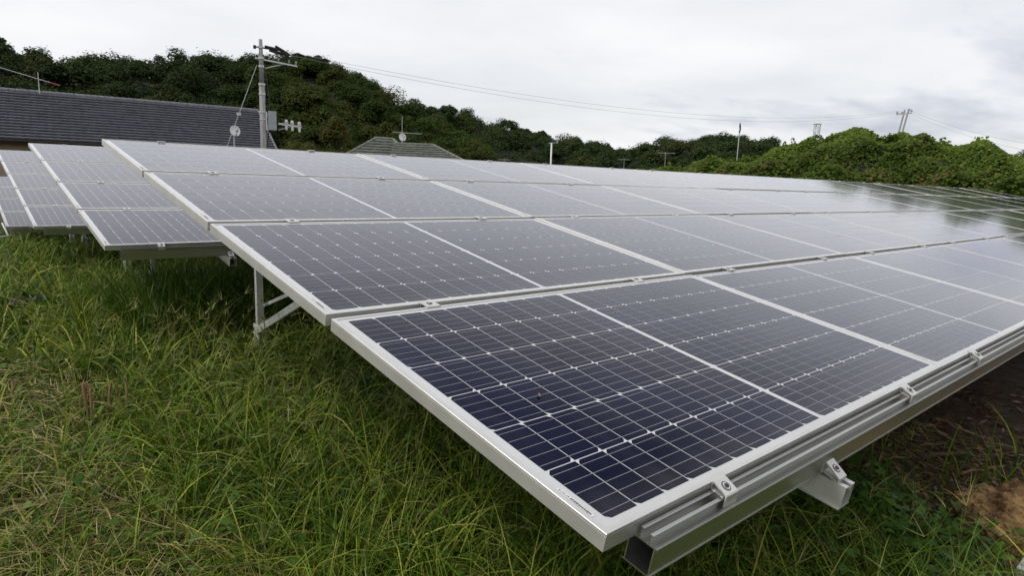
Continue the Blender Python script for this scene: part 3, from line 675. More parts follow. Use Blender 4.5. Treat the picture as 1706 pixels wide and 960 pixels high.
# vine covered bank
def bank():
    pr = np.array([(1060, 292, 33), (1150, 284, 27), (1200, 275, 26), (1270, 268, 25), (1310, 256, 25), (1350, 240, 25), (1420, 230, 25.5), (1500, 233, 26), (1560, 242, 25.5), (1610, 256, 25), (1660, 254, 24.5), (1706, 260, 24), (1900, 262, 23), (2200, 256, 22), (2700, 250, 22), (3300, 250, 24)], float)
    th = np.arctan2(pr[:, 0] - 853, FPX); tt = np.linspace(th[0], th[-1] , 240)
    def ridge(t):
        x = 853 + FPX * math.tan(t); y = np.interp(x, pr[:, 0], pr[:, 1]); D = np.interp(x, pr[:, 0], pr[:, 2]); q = at_dist(x, y, D)
        return q
    cross = np.array([(-4.6, 0.02), (-4.2, 0.32), (-3.3, 0.6), (-2.2, 0.80), (-1.1, 0.93), (0, 1.0), (1.2, 0.95), (3, 0.7), (5, 0.0)])
    pts = []
    for t in tt:
        q = ridge(t); d = np.array([q[0] - CAM[0], q[1] - CAM[1]]); d /= np.linalg.norm(d); zr = q[2] - 0.12
        row = []
        for o_, h in cross:
            row.append((q[0] + d[0] * o_, q[1] + d[1] * o_, h * zr + (0.12 * math.sin(o_ * 3 + t * 40) + 0.10 * math.sin(t * 95 + o_)) * (1 if 0 < h < 1 else 0.3)))
        pts.append(row)
    G = np.array(pts); n, m = G.shape[:2]
    keep = ~((G[:, :, 0] < 18.9) & (G[:, :, 1] < 4.25))
    mb = MB(); mb.add(G.reshape(-1, 3).tolist(), [(i * m + j, (i + 1) * m + j, (i + 1) * m + j + 1, i * m + j + 1) for i in range(n - 1) for j in range(m - 1) if keep[i, j] and keep[i + 1, j] and keep[i, j + 1]])
    tag(mb.build('earth_bank', M['hill'], smooth=True), 'low earth bank hidden under the creeping vines', 'bank', kind='structure')
    NL = 260000
    i = rng.random(NL) * (n - 1.001); j = rng.random(NL) ** 1.0 * (m - 3.001); i0 = i.astype(int); j0 = j.astype(int); fi = (i - i0)[:, None]; fj = (j - j0)[:, None]
    P = (G[i0, j0] * (1 - fi) + G[i0 + 1, j0] * fi) * (1 - fj) + (G[i0, j0 + 1] * (1 - fi) + G[i0 + 1, j0 + 1] * fi) * fj
    # leafy mounds: push points out in lumps
    lump = 0.14 * (np.sin(P[:, 0] * 2.3 + np.sin(P[:, 1] * 1.9) * 2) + np.sin(P[:, 1] * 2.9 + P[:, 2] * 3 + np.sin(P[:, 0] * 1.3) * 2))
    up_ = rng.uniform(-0.05, 0.25, NL) + lump * 0.8
    tovw = CAM[None, :2] - P[:, :2]; tovw /= np.linalg.norm(tovw, axis=1, keepdims=True)
    P[:, 2] += up_; P[:, :2] += tovw * (up_ * 0.6)[:, None]
    ok = ~((P[:, 0] < 19.0) & (P[:, 1] < 4.3)); P = P[ok]; NL = len(P)
    nr = np.c_[tovw[ok] * 0.55, np.full(NL, 0.85)] + unit(NL) * 0.55
    pal = np.array([(0.110, 0.175, 0.022), (0.155, 0.225, 0.032), (0.078, 0.132, 0.020), (0.205, 0.255, 0.045), (0.26, 0.23, 0.06)])
    pk = rng.choice(5, NL, p=[.36, .26, .25, .10, .03]); patch = (0.85 + 0.25 * np.sin(P[:, 0] * 0.9 + 1.3 * np.sin(P[:, 1] * 0.7)))[:, None]
    col = pal[pk] * patch * rng.uniform(0.7, 1.3, (NL, 1))
    wild = vnoise(P[:, 0], P[:, 1] + P[:, 2] * 1.3, 0.9, 77); dead = (wild > 0.76) & (rng.random(NL) < 0.22)         # dry and yellowing patches
    col[dead] = np.array((0.20, 0.145, 0.06)) * rng.uniform(.6, 1.2, (dead.sum(), 1)); low = wild < 0.30; col[low] *= (0.85, 0.9, 0.9)
    v, tc_ = cards(P, nr, rng.uniform(0.04, 0.15, NL) * rng.uniform(0.7, 1.1, NL), np.clip(col, 0.005, 0.4), aspect=0.85)
    # shoots on the crest
    V = [v]; T = [tc_]
    for k in range(240):
        t = rng.uniform(tt[0], tt[110]); q = ridge(t); h = rng.uniform(0.08, 0.30) * (1.8 if rng.random() < 0.06 else 1); nl = int(10 + h * 26)
        s = rng.random(nl); lean = rng.normal(size=2) * 0.45
        PP = np.c_[q[0] + lean[0] * s * h + rng.normal(size=nl) * 0.05, q[1] + lean[1] * s * h + rng.normal(size=nl) * 0.05, q[2] - 0.05 + s * h]
        vv, t2 = cards(PP, unit(nl) + [0, 0, .4], rng.uniform(0.07, 0.16, nl), np.clip(pal[rng.integers(0, 4, nl)] * rng.uniform(.7, 1.2, (nl, 1)), .005, .3)); V.append(vv); T.append(t2)
    o = card_obj('vine_foliage', np.concatenate(V), np.concatenate(T), M['leaf']); tag(o, 'thick green creeping vines covering the bank behind the array', 'vines', kind='stuff')
bank()

# ------------------------------------------------------------------ poles, wires, aerials
def sag(a, b, drop, n=24):
    a = np.array(a); b = np.array(b); return [tuple(a + (b - a) * t - np.array([0, 0, 4 * drop * t * (1 - t)])) for t in np.linspace(0, 1, n)]
DP = 31.0
pt = at_dist(434, 65, DP); pbx, pby = pt[0], pt[1]
def utility_pole():
    t = empty('utility_pole', (pbx, pby, 0)); tag(t, 'grey concrete utility pole with crossarms, standing before the long roof', 'utility pole')
    H = pt[2]; sc = DP / FPX
    fw = ray(434, 200); fw[2] = 0; fw /= np.linalg.norm(fw); rt = np.array([fw[1], -fw[0], 0]) ; rt = -rt if rt @ AX[:, 0] < 0 else rt
    zp = lambda y: at_dist(434, y, DP)[2]
    L = lambda x, y: tuple(rt * ((x - 434.5) * sc) + np.array([0, 0, zp(y) + (x - 434.5) * -0.0 * sc]))
    mb = MB(); mb.tube((0, 0, -1), (0, 0, zp(142)), 0.130, 0.118, n=18); mb.build('lower_shaft', M['concrete'], t, smooth=True)
    mb = MB(); mb.tube((0, 0, zp(142)), (0, 0, H), 0.104, 0.072, n=18); mb.build('upper_shaft', M['concrete'], t, smooth=True)
    for y in (158, 142, 112, 98, 80, 200, 188):
        mb = MB(); mb.tube((0, 0, zp(y)), (0, 0, zp(y) + 0.09), 0.137 if y > 140 else 0.112, n=18); mb.build('steel_band', M['steel'], t)
    # top arm and strain insulators
    mb = MB(); mb.bar(L(424, 78), L(448, 80), 0.05, 0.05); mb.tube(L(426, 76), L(426, 81.5), 0.06, n=10); mb.build('top_arm', M['black'], t)
    mb = MB()
    for a, b in (((440, 76), (462, 80)), ((446, 82), (470, 86)), ((455, 74), (476, 87)), ((462, 79), (474, 90))):
        mb.path([L(*a), L((a[0] + b[0]) / 2, (a[1] + b[1]) / 2 + 0.8), L(*b)], [0.05, 0.075, 0.04], n=8)
    mb.build('strain_insulators', M['black'], t)
    mb = MB(); mb.bar(L(426, 97), L(486, 105), 0.055, 0.055); mb.bar(L(440, 113), L(468, 103), 0.04, 0.04); mb.build('crossarm', M['steel'], t)
    for x, y in ((446, 98.2), (459, 100), (474, 102), (484, 103.4)):
        m2 = MB(); a = Vector(L(x, y)); m2.tube(a + Vector((0, 0, .03)), a + Vector((0, 0, .14)), 0.03, 0.04, n=10); m2.tube(a + Vector((0, 0, .14)), a + Vector((0, 0, .17)), 0.055, 0.02, n=10); m2.build('insulator', M['grey_paint'], t)
    mb = MB(); mb.path([L(470, 86), L(466, 93), L(472, 98), L(474, 101)], 0.018); mb.path([L(478, 89), L(470, 96), L(462, 97), L(459, 98)], 0.018); mb.build('jumper_cable', M['black'], t)
    # switch box and lower arm
    c = Vector(L(449, 200)); mb = MB(); mb.box(-0.2, 0.14, -0.16, 0.16, -0.40, 0.40)
    bx = mb.build('switch_box', M['grey_paint'], t); bx.location = c; bx.rotation_euler = (0, 0, math.atan2(rt[1], rt[0]))
    mb = MB(); mb.box(-0.3, -0.24, -0.10, 0.10, -0.40, 0.36); mb.box(-0.2399, -0.2001, -0.05, 0.05, 0.18, 0.30); mb.box(-0.2399, -0.2001, -0.05, 0.05, -0.30, -0.18)
    o = mb.build('box_bracket', M['white'], t); o.location = c; o.rotation_euler = bx.rotation_euler
    mb = MB(); mb.bar(L(456.5, 204), L(490, 208), 0.08, 0.08); mb.bar(L(456.5, 215), L(476, 207.5), 0.035, 0.035); mb.build('lower_arm', M['steel'], t)
    for x, y in ((468, 205.4), (476.5, 206.4), (487, 207.6)):
        m2 = MB(); a = Vector(L(x, y)); m2.tube(a + Vector((0, 0, .04)), a + Vector((0, 0, .14)), 0.06, 0.09, n=12); m2.tube(a + Vector((0, 0, .14)), a + Vector((0, 0, .22)), 0.06, 0.05, n=12); m2.tube(a - Vector((0, 0, .22)), a - Vector((0, 0, .041)), 0.05, 0.055, n=12); m2.build('insulator', M['white'], t, smooth=False)
    mb = MB(); mb.path([L(439, 246), L(442, 225), L(443, 210), L(444, 160), L(440, 120)], 0.022); mb.build('down_cable', M['black'], t)
utility_pole()
P2 = at_dist(1509, 183, 75)
def twin_pole():
    t = empty('utility_pole', (P2[0], P2[1], 0)); tag(t, 'distant twin shafted pole with short crossarm above the vines', 'utility pole')
    fw = ray(1509, 200); fw[2] = 0; fw /= np.linalg.norm(fw); rt = np.array([fw[1], -fw[0], 0]); sc = 75 / FPX
    L = lambda x, y: Vector(rt * ((x - 1509) * sc) + np.array([0, 0, at_dist(1509, y, 75)[2]]))
    base = [L(1503, 226), L(1507, 226)]
    for a, b in ((L(1508, 183), L(1503, 226)), (L(1512.5, 183), L(1507.5, 226))):
        d = (b - a).normalized(); mb = MB(); mb.tube(a, a + d * (a.z + 1) / -d.z, 0.075, 0.115, n=12); mb.build('shaft', M['concrete'], t, smooth=True)
    mb = MB(); mb.bar(L(1498, 190), L(1517, 188), 0.11, 0.11); mb.build('crossarm', M['steel'], t)
    for x, y in ((1499, 187), (1516, 184.5), (1513, 182.5), (1505, 187)):
        m2 = MB(); m2.tube(L(x, y + 1.6), L(x, y - 1.6), 0.10, 0.08, n=10); m2.build('insulator', M['grey_paint'], t)
twin_pole()
def wire(a, b, drop, r, label, name='power_line', mat='black'):
    mb = MB(); mb.path(sag(a, b, drop, 40), r * 0.55, n=5); o = mb.build(name, M[mat], smooth=True); tag(o, label, 'power line'); return o
M['wire'] = plain('weathered_wire', (0.40, 0.41, 0.43), rough=0.5, var=0.1)
a1 = at_dist(474, 85, DP); b1 = at_dist(1499, 184.5, 75)
wire(a1, b1, 1.55, 0.012, 'upper of the two thin power lines strung between the poles', mat='wire')
wire(at_dist(480, 91, DP), at_dist(1499, 187, 75), 1.7, 0.012, 'lower of the two thin power lines strung between the poles', mat='wire')
wire(at_dist(1516, 184, 75), at_dist(1800, 252, 62), 0.5, 0.02, 'upper power line leading right from the twin pole', mat='wire')
wire(at_dist(1516, 188, 75), at_dist(1800, 264, 62), 0.6, 0.02, 'lower power line leading right from the twin pole', mat='wire')
for k, f in enumerate((0.035, 0.075)):
    q = np.array(sag(a1, b1, 1.55, 200)[int(200 * f * 0.42)]); d = (b1 - a1) / np.linalg.norm(b1 - a1)
    mb = MB(); mb.path([q - d * 0.28 + [0, 0, -.05], q, q + d * 0.28 + [0, 0, -.06]], [0.03, 0.055, 0.03], n=6); mb.path([q - d * .2 + [0, 0, -.04], q + [0, 0, -.12], q + d * .2 + [0, 0, -.05]], [0.02, 0.03, 0.02], n=6)
    o = mb.build('line_damper', M['black']); tag(o, 'black damper clamped on the power line, %s to the utility pole' % ('nearer' if k == 0 else 'second'), 'line damper')
ga = at_dist(428, 108, DP); gb = at_dist(398, 190, DP - 0.5); gd = gb - ga; gend = ga + gd * ((0.0 - ga[2]) / gd[2])
mb = MB(); mb.path([tuple(ga), tuple(gb), tuple(gend)], 0.014); q = Vector(gb); o = mb.build('guy_wire', M['wire']); tag(o, 'slanting guy wire staying the utility pole on its left', 'guy wire')
mb = MB(); mb.tube(q + Vector((0, 0, .06)), q - Vector((0, 0, .06)), 0.09, 0.07, n=10); mb.build('strain_insulator', M['white'], o)

def dish(px, py, rpx, D, label, base, name='satellite_dish', facing=None):
    c = at_dist(px, py, D); sc = D / FPX; r = rpx * sc
    t = empty(name, tuple(c)); tag(t, label, 'satellite dish')
    f = Vector(CAM - c); f = (f.normalized() + Vector((0.35, -0.1, 0.25))).normalized(); q = f.to_track_quat('Z', 'Y').to_matrix()
    vs = []; fs = []; nr, na = 6, 28
    for i in range(nr + 1):
        for k in range(na):
            rr = r * max(0.02, i / nr); a = 2 * math.pi * k / na; vs.append(q @ Vector((rr * math.cos(a) * 0.93, rr * math.sin(a), 0.25 * rr * rr / r)))
    for i in range(nr):
        for k in range(na): fs.append((i * na + k, i * na + (k + 1) % na, (i + 1) * na + (k + 1) % na, (i + 1) * na + k))
    mb = MB(); mb.add(vs, fs); mb.add([v - f * 0.02 for v in vs], [g[::-1] for g in fs]); mb.build('reflector', M['white'], t, smooth=True, fix=False)
    mb = MB(); lo = q @ Vector((0, -r, 0.2 * r)); fe = q @ Vector((0, -0.2 * r, 1.5 * r)); mb.path([lo, fe], 0.02); mb.tube(fe, fe + (q @ Vector((0, 0, -0.12))), 0.04, 0.05, n=10); mb.build('feed_arm', M['grey_paint'], t)
    mb = MB(); bk = -f * 0.1; b = Vector(base) - Vector(c); mb.path([bk + f * 0.06, bk, (bk.x, bk.y, bk.z - 0.3 * r), b], 0.028, n=8); mb.build('mount', M['steel'], t)
dish(391, 218, 8.2, 29, 'white satellite dish on a mast before the long dark roof', tuple(at_dist(391, 262, 29.3) * [1, 1, 0]))
dish(670, 228.5, 6.5, 49, 'white satellite dish on the ridge of the hipped roof', tuple(at_dist(668, 243, 50.5)))
# small cable bracket above the first dish
def yagi(px, ptop, pbase, D, boom, label, nel=9, red=False, zbase=None, vert=False, elpx=9, tilt=0.0):
    a = at_dist(px, ptop, D); b = at_dist(px, pbase, D); sc = D / FPX
    t = empty('television_aerial', (a[0], a[1], b[2] if zbase is None else zbase)); tag(t, label, 'aerial')
    z0 = b[2] if zbase is None else zbase; H = a[2] - z0
    fw = ray(px, ptop); fw[2] = 0; fw /= np.linalg.norm(fw); rt = np.array([fw[1], -fw[0], 0])
    mb = MB(); mb.tube((0, 0, 0), (0, 0, H), 0.022, 0.016, n=8); mb.build('mast', M['steel'], t)
    zb = at_dist(px, boom[2], D)[2] - z0
    p0 = rt * ((boom[0] - px) * sc) + fw * ((boom[0] - px) * sc * 0.3) + np.array([0, 0, zb]); p1 = rt * ((boom[1] - px) * sc) + fw * ((boom[1] - px) * sc * 0.3) + np.array([0, 0, zb - (boom[1] - boom[0]) * sc * tilt])
    mb = MB(); mb.tube(p0, p1, 0.022, n=8); mb.build('boom', M['steel'], t)
    ed = Vector((fw + rt * -0.35)).normalized() if not vert else Vector((0, 0, 1))
    mb = MB()
    for k in range(nel):
        c = Vector(p0 + (p1 - p0) * (k / (nel - 1))); h = elpx * sc * (0.7 + 0.5 * k / nel); mb.tube(c - ed * h, c + ed * h, 0.012, n=6, mi=1 if red and k >= nel - 2 else 0)
    if red: c0 = Vector(p0 + (p1 - p0) * 0.86); mb.tube(c0, Vector(p1) + (Vector(p1) - Vector(p0)) * 0.03, 0.035, n=8, mi=1)
    mb.build('elements', [M['steel'], M['red']], t)
yagi(63, 120, 155, 45.5, (20, 84, 119), 'long aerial with red rear end on the long house roof', nel=12, red=True, elpx=5, tilt=0.22)
yagi(670, 194, 240, 51, (655, 700, 221), 'aerial on a mast above the dish on the hipped roof', nel=8, elpx=6)
yagi(1109, 253, 285, 62, (1097, 1123, 255), 'aerial on a thin mast left of the vine bank', nel=7, elpx=5, zbase=0)
yagi(1040, 264, 280, 70, (1031, 1049, 266), 'faint small aerial low before the distant ridge, mid array', nel=6, elpx=4, zbase=0)
yagi(840, 264, 275, 66, (831, 849, 266), 'faint small aerial right of the hipped roof', nel=6, elpx=4, zbase=0)
def plain_post(px, ptop, D, r, label, name, cat, mat, head=None):
    a = at_dist(px, ptop, D); t = empty(name, (a[0], a[1], 0)); tag(t, label, cat)
    mb = MB(); mb.tube((0, 0, -0.3), (0, 0, a[2]), r, r * 0.85, n=12); mb.build('shaft', M[mat], t, smooth=True)
    return t, a
t, a = plain_post(919, 238, 42, 0.06, 'short white post with a small arm rising behind the array', 'service_post', 'post', 'white')
fw = ray(919, 238); rt = Vector((fw[1], -fw[0], 0)).normalized(); mb = MB(); mb.bar(Vector((0, 0, a[2] - 0.02)) - rt * 0.2, Vector((0, 0, a[2] + 0.03)) + rt * 0.42, 0.045, 0.045); mb.tube(Vector((0, 0, a[2])) + rt * .36, Vector((0, 0, a[2] + .2)) + rt * .36, 0.05, n=8); mb.build('arm', M['grey_paint'], t)
a = at_dist(1233, 208, 45); b = at_dist(1227.5, 268, 45)
t = empty('mast', (b[0], b[1], 0)); tag(t, 'slim leaning mast with a dark wrapped tip before the vine bank', 'mast')
d = Vector(a - b); mb = MB(); lo = Vector((0, 0, b[2])); hi = lo + d; mb.tube(lo - d * (b[2] / d.z), hi, 0.035, 0.025, n=10); mb.build('shaft', M['grey_paint'], t, smooth=True)
mb = MB(); mb.path([hi - d * 0.22, hi - d * 0.1 + Vector((.05, 0, 0)), hi, hi + d * 0.06], [0.04, 0.065, 0.05, 0.02], n=8); mb.build('wrapped_tip', M['black'], t)
def lattice():
    a = at_dist(1362, 207, 190); t = empty('lattice_tower', (a[0], a[1], 0)); tag(t, 'pale far lattice tower peeping over the vine bank', 'tower')
    mb = MB(); w = 0.55; H = a[2]
    for sx in (-w, w):
        for sy in (-w, w): mb.bar((sx, sy, -1), (sx, sy, H), 0.14, 0.14)
    for k in range(int(H / 1.3)):
        z = k * 1.3; s = 1 if k % 2 else -1
        for q in (-w, w): mb.bar((-w * s, q, z), (w * s, q, z + 1.3), 0.08, 0.08); mb.bar((q, -w * s, z), (q, w * s, z + 1.3), 0.08, 0.08)
    mb.build('lattice', M['steel'], t)
    mb = MB(); mb.box(-w - .3, w + .3, -w - .3, w + .3, H, H + .15); mb.build('head', M['steel'], t)
lattice()

# ------------------------------------------------------------------ grass
def blades(P, h, wid, az, lean, curl, col, tipcol, seg=4):
    """ribbons that bend over; returns verts, loops, starts, tint"""
    n = len(P); az_v = np.stack([np.cos(az), np.sin(az), np.zeros(n)], 1); side = np.stack([-np.sin(az), np.cos(az), np.zeros(n)], 1)
    V = np.empty((n, 2 * seg + 1, 3)); T = np.empty((n, 2 * seg + 1, 3)); p = P.copy(); ang = lean.copy(); st = h / seg
    tw = rng.normal(size=n) * 0.6
    for k in range(seg + 1):
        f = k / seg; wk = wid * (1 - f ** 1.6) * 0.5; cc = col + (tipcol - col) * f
        sd_ = side * np.cos(tw)[:, None] + np.cross(az_v, side) * np.sin(tw)[:, None]
        if k < seg:
            V[:, 2 * k] = p - sd_ * wk[:, None]; V[:, 2 * k + 1] = p + sd_ * wk[:, None]; T[:, 2 * k] = cc; T[:, 2 * k + 1] = cc
            p = p + (az_v * np.sin(ang)[:, None] + np.array([0, 0, 1.0]) * np.cos(ang)[:, None]) * st[:, None]; ang = ang + curl / seg
        else: V[:, 2 * k] = p; T[:, 2 * k] = cc
    m = 2 * seg + 1; base = (np.arange(n) * m)[:, None]
    q = []
    for k in range(seg - 1): q += [2 * k, 2 * k + 1, 2 * k + 3, 2 * k + 2]
    q += [2 * seg - 2, 2 * seg - 1, 2 * seg]
    loops = (base + np.array(q)[None]).ravel(); per = 4 * (seg - 1) + 3
    st_ = (np.arange(n) * per)[:, None] + np.array([4 * k for k in range(seg)])[None]
    return V.reshape(-1, 3), loops, st_.ravel(), T.reshape(-1, 3)
def blade_obj(name, parts, mat):
    V, Lp, St, T = [], [], [], []; vo = lo = 0
    for v, l, s, t in parts:
        V.append(v); Lp.append(l + vo); St.append(s + lo); T.append(t); vo += len(v); lo += len(l)
    return link(bpy.data.objects.new(name, np_mesh(name, np.concatenate(V), np.concatenate(Lp), np.concatenate(St), mat, np.concatenate(T))))
def scatter(n, x0, x1, y0, y1, dmin=0.55, power=2.0, ref=2.2):
    """ground points, thinner with distance from the camera"""
    out = []; tot = 0
    while tot < n:
        x = rng.uniform(x0, x1, 200000); y = rng.uniform(y0, y1, 200000); d = np.hypot(x - CAM[0], y - CAM[1])
        pr = np.minimum(1, (ref / np.maximum(d, 0.1)) ** power) * (d > dmin)
        k = rng.random(200000) < pr; out.append(np.c_[x[k], y[k]]); tot += k.sum()
    P = np.concatenate(out)[:n]; d = np.hypot(P[:, 0] - CAM[0], P[:, 1] - CAM[1]); return P, d
def mown(x, y):
    """1 where the grass was cut and lies flat (lower left), 0 where it stands"""
    e = np.clip((0.0 - x - 0.08 * (y - 1.2)) / 0.28 + (vnoise(x, y, 1.7, 5) - 0.5) * 1.4, 0, 1); return e * np.clip((5.2 - y) / 1.2, 0, 1)
def soilzone(x, y):
    return np.clip((x - 1.05 - 0.25 * (y)) / 0.5 + (vnoise(x, y, 2.2, 9) - 0.5) * 1.5, 0, 1)
G_ = np.array([(0.090, 0.160, 0.014), (0.155, 0.240, 0.018), (0.038, 0.092, 0.012), (0.270, 0.325, 0.040), (0.42, 0.41, 0.080), (0.48, 0.39, 0.16)])
def grass():
    parts = []
    N1 = 230000
    P, d = scatter(N1, -4.5, 3.2, -1.2, 15, ref=2.4)
    x, y = P[:, 0], P[:, 1]; mw = mown(x, y); sz = soilzone(x, y)
    clump = vnoise(x, y, 3.2, 3) * 0.6 + vnoise(x, y, 8, 4) * 0.4
    under = np.clip((x - 0.2) / 0.9, 0, 1) * (y > 0) * (y < 3.6)
    keep = (rng.random(N1) > sz * 0.9) & (rng.random(N1) > under * 0.55) & (rng.random(N1) < 0.02 + 1.25 * clump) & (rng.random(N1) > 0.55 * mw)
    P, d, mw, clump, under, x, y = P[keep], d[keep], mw[keep], clump[keep], under[keep], x[keep], y[keep]; n = len(P)
    h = (0.05 + 0.48 * clump ** 2.0) * rng.uniform(0.45, 1.35, n) * (1 - 0.5 * mw) * (1 + 0.25 * np.clip((y - 4.5) / 2, 0, 1))
    h = h * (1 + 0.9 * np.clip((y - 4.0) / 0.5, 0, 1) * np.clip((7.5 - y) / 1.5, 0, 1) * np.clip((x + 0.6) / 0.5, 0, 1))
    h = np.minimum(h, 0.66)
    wid = rng.uniform(0.0022, 0.0058, n) * np.clip(d / 2.2, 0.8, 3.2) * (1 + 0.5 * (rng.random(n) < 0.1))
    az = rng.uniform(0, 2 * np.pi, n); lean = np.abs(rng.normal(size=n) * 0.35) + 0.1 + mw * rng.uniform(0.2, 1.0, n); curl = rng.uniform(0.3, 2.0, n)
    yel = np.clip(0.15 + 0.35 * mw + 0.5 * (vnoise(x, y, 1.1, 21) - 0.45), 0.03, 0.8)
    pk = np.where(rng.random(n) < yel * 0.42, rng.choice([3, 4, 5], n, p=[.5, .33, .17]), rng.choice([0, 1, 2, 3], n, p=[.38, .25, .27, .10]))
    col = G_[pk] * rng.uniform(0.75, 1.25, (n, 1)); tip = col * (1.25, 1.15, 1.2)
    Z = ground_z(P[:, 0], P[:, 1]) - 0.01
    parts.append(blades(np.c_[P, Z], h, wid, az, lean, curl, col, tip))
    # wide blades in tufts
    nt_ = 3600; Q, dq = scatter(nt_, -4, 2.0, -0.6, 13, ref=3.0); k = 12
    q = np.repeat(Q, k, 0) + rng.normal(size=(nt_ * k, 2)) * 0.025; dd = np.repeat(dq, k); n = len(q); mw = mown(q[:, 0], q[:, 1]); sz = soilzone(q[:, 0], q[:, 1])
    kp = rng.random(n) > sz; q, dd, mw = q[kp], dd[kp], mw[kp]; n = len(q)
    h = rng.uniform(0.16, 0.52, n) * (1 - 0.45 * mw); wid = rng.uniform(0.005, 0.010, n) * np.clip(dd / 2.6, 0.8, 2.2)
    pk = rng.choice(5, n, p=[.3, .25, .2, .17, .08]); col = G_[pk] * rng.uniform(.8, 1.2, (n, 1))
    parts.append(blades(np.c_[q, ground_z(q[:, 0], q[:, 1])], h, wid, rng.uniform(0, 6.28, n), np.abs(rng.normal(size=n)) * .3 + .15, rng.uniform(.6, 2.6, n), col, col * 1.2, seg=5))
    nq = 5200; q = np.c_[rng.uniform(0.15, 2.2, nq), rng.uniform(4.15, 6.4, nq)]                 # tall sheltered grass under the second array
    col = G_[rng.choice(4, nq, p=[.35, .08, .55, .02])] * rng.uniform(.7, 1.15, (nq, 1))
    parts.append(blades(np.c_[q, ground_z(q[:, 0], q[:, 1])], rng.uniform(0.35, 0.82, nq) * np.clip(1.25 - 0.35 * (q[:, 1] - 4.2), .6, 1), rng.uniform(.006, .013, nq), rng.uniform(0, 6.28, nq), np.abs(rng.normal(size=nq)) * .22 + .05, rng.uniform(.2, 1.5, nq), col, col * 1.15, seg=5))
    tag(blade_obj('grass', parts, M['grass']), 'long green grass growing beside and between the arrays', 'grass', kind='stuff')
    # thin pale seed stems with fingered heads
    ns = 3400; Q, dq = scatter(ns, -2.2, 1.6, -0.8, 9, ref=3.2); kp = (rng.random(ns) > mown(Q[:, 0], Q[:, 1]) * 0.8) & (rng.random(ns) > soilzone(Q[:, 0], Q[:, 1]) * 1.6); Q, dq = Q[kp], dq[kp]; ns = len(Q)
    h = rng.uniform(0.26, 0.58, ns); az = rng.uniform(0, 6.28, ns); lean = np.abs(rng.normal(size=ns)) * .3 + .12; curl = rng.uniform(.3, 1.3, ns)
    wid = rng.uniform(0.0014, 0.0022, ns) * np.clip(dq / 2.0, 0.8, 3); col = np.array((0.26, 0.265, 0.085)) * rng.uniform(.6, 1.25, (ns, 1))
    B = np.c_[Q, ground_z(Q[:, 0], Q[:, 1])]; parts = [blades(B, h, wid, az, lean, curl, col, col, seg=5)]
    seg = 5; p = B.copy(); ang = lean.copy()
    for k in range(seg): p = p + np.c_[np.cos(az) * np.sin(ang), np.sin(az) * np.sin(ang), np.cos(ang)] * (h / seg)[:, None]; ang = ang + curl / seg
    for f in range(4):
        parts.append(blades(p, rng.uniform(.05, .11, ns), wid * 1.1, az + rng.normal(size=ns) * .9, ang + rng.normal(size=ns) * .4, rng.uniform(-.2, .8, ns), col * 1.05, col * 1.1, seg=2))
    tag(blade_obj('seeding_grass', parts, M['grass']), 'thin pale seeding grass stems rising over the green grass', 'grass', kind='stuff')
    # cut straw
    ns = 48000; Q, dq = scatter(ns, -3, 3.2, -1.2, 7, ref=2.2); x, y = Q[:, 0], Q[:, 1]; pr = np.clip(mown(x, y) * (0.55 + vnoise(x, y, 2.6, 31)) + 0.8 * soilzone(x, y) * (0.3 + vnoise(x, y, 3, 12)), 0.03, 1); kp = rng.random(ns) < pr; Q, dq = Q[kp], dq[kp]; ns = len(Q)
    col = np.array([(0.50, 0.41, 0.21), (0.42, 0.36, 0.145), (0.31, 0.31, 0.09), (0.29, 0.17, 0.08)])[rng.choice(4, ns, p=[.3, .3, .25, .15])] * rng.uniform(.6, 1.15, (ns, 1))
    zz = ground_z(Q[:, 0], Q[:, 1]) + rng.uniform(0.0, 0.15, ns) * mown(Q[:, 0], Q[:, 1]) + 0.008
    parts = [blades(np.c_[Q, zz], rng.uniform(.06, .26, ns), rng.uniform(.0012, .0030, ns) * np.clip(dq / 2, .8, 2.5), rng.normal(size=ns) * 1.0 + 2.2, rng.uniform(1.25, 1.62, ns), rng.uniform(-.7, .9, ns), col, col * 1.05, seg=4)]
    tag(blade_obj('cut_straw', parts, M['grass']), 'pale cut straw lying on the mown grass and bare soil', 'straw', kind='stuff')
    # broad leaved weeds
    V = []; T = []
    nw = 1100; Q, dq = scatter(nw, -3, 3.0, -0.9, 9, ref=2.6); extra = np.c_[rng.normal(1.62, 0.24, 600), rng.normal(0.18, 0.24, 600)]; Q = np.r_[Q, extra]
    kp = np.r_[rng.random(nw) < 0.75 - 0.6 * soilzone(Q[:nw, 0], Q[:nw, 1]), np.ones(600, bool)] & (np.hypot(Q[:, 0] - 2.2, Q[:, 1] + 0.16) > 0.36); Q = Q[kp]
    for q in Q:
        nl = rng.integers(5, 13); h = rng.uniform(0.06, 0.24); s = rng.random(nl); a = rng.uniform(0, 6.28, nl); rr = 0.02 + 0.07 * (1 - s * .5)
        PP = np.c_[q[0] + np.cos(a) * rr, q[1] + np.sin(a) * rr, ground_z(q[0], q[1]) + s * h]
        nr = np.c_[np.cos(a) * .5, np.sin(a) * .5, np.ones(nl)] + unit(nl) * .3
        c = np.array([(0.075, 0.16, 0.022), (0.10, 0.19, 0.028), (0.055, 0.125, 0.018)])[rng.integers(0, 3)] * rng.uniform(.8, 1.2, (nl, 1))
        v, t = cards(PP, nr, rng.uniform(.022, .05, nl), c, aspect=0.62, fold=.1); V.append(v); T.append(t)
    tag(card_obj('broadleaf_weeds', np.concatenate(V), np.concatenate(T), M['grass']), 'low dark broad leaved weeds scattered through the grass', 'weeds', kind='stuff')
grass()
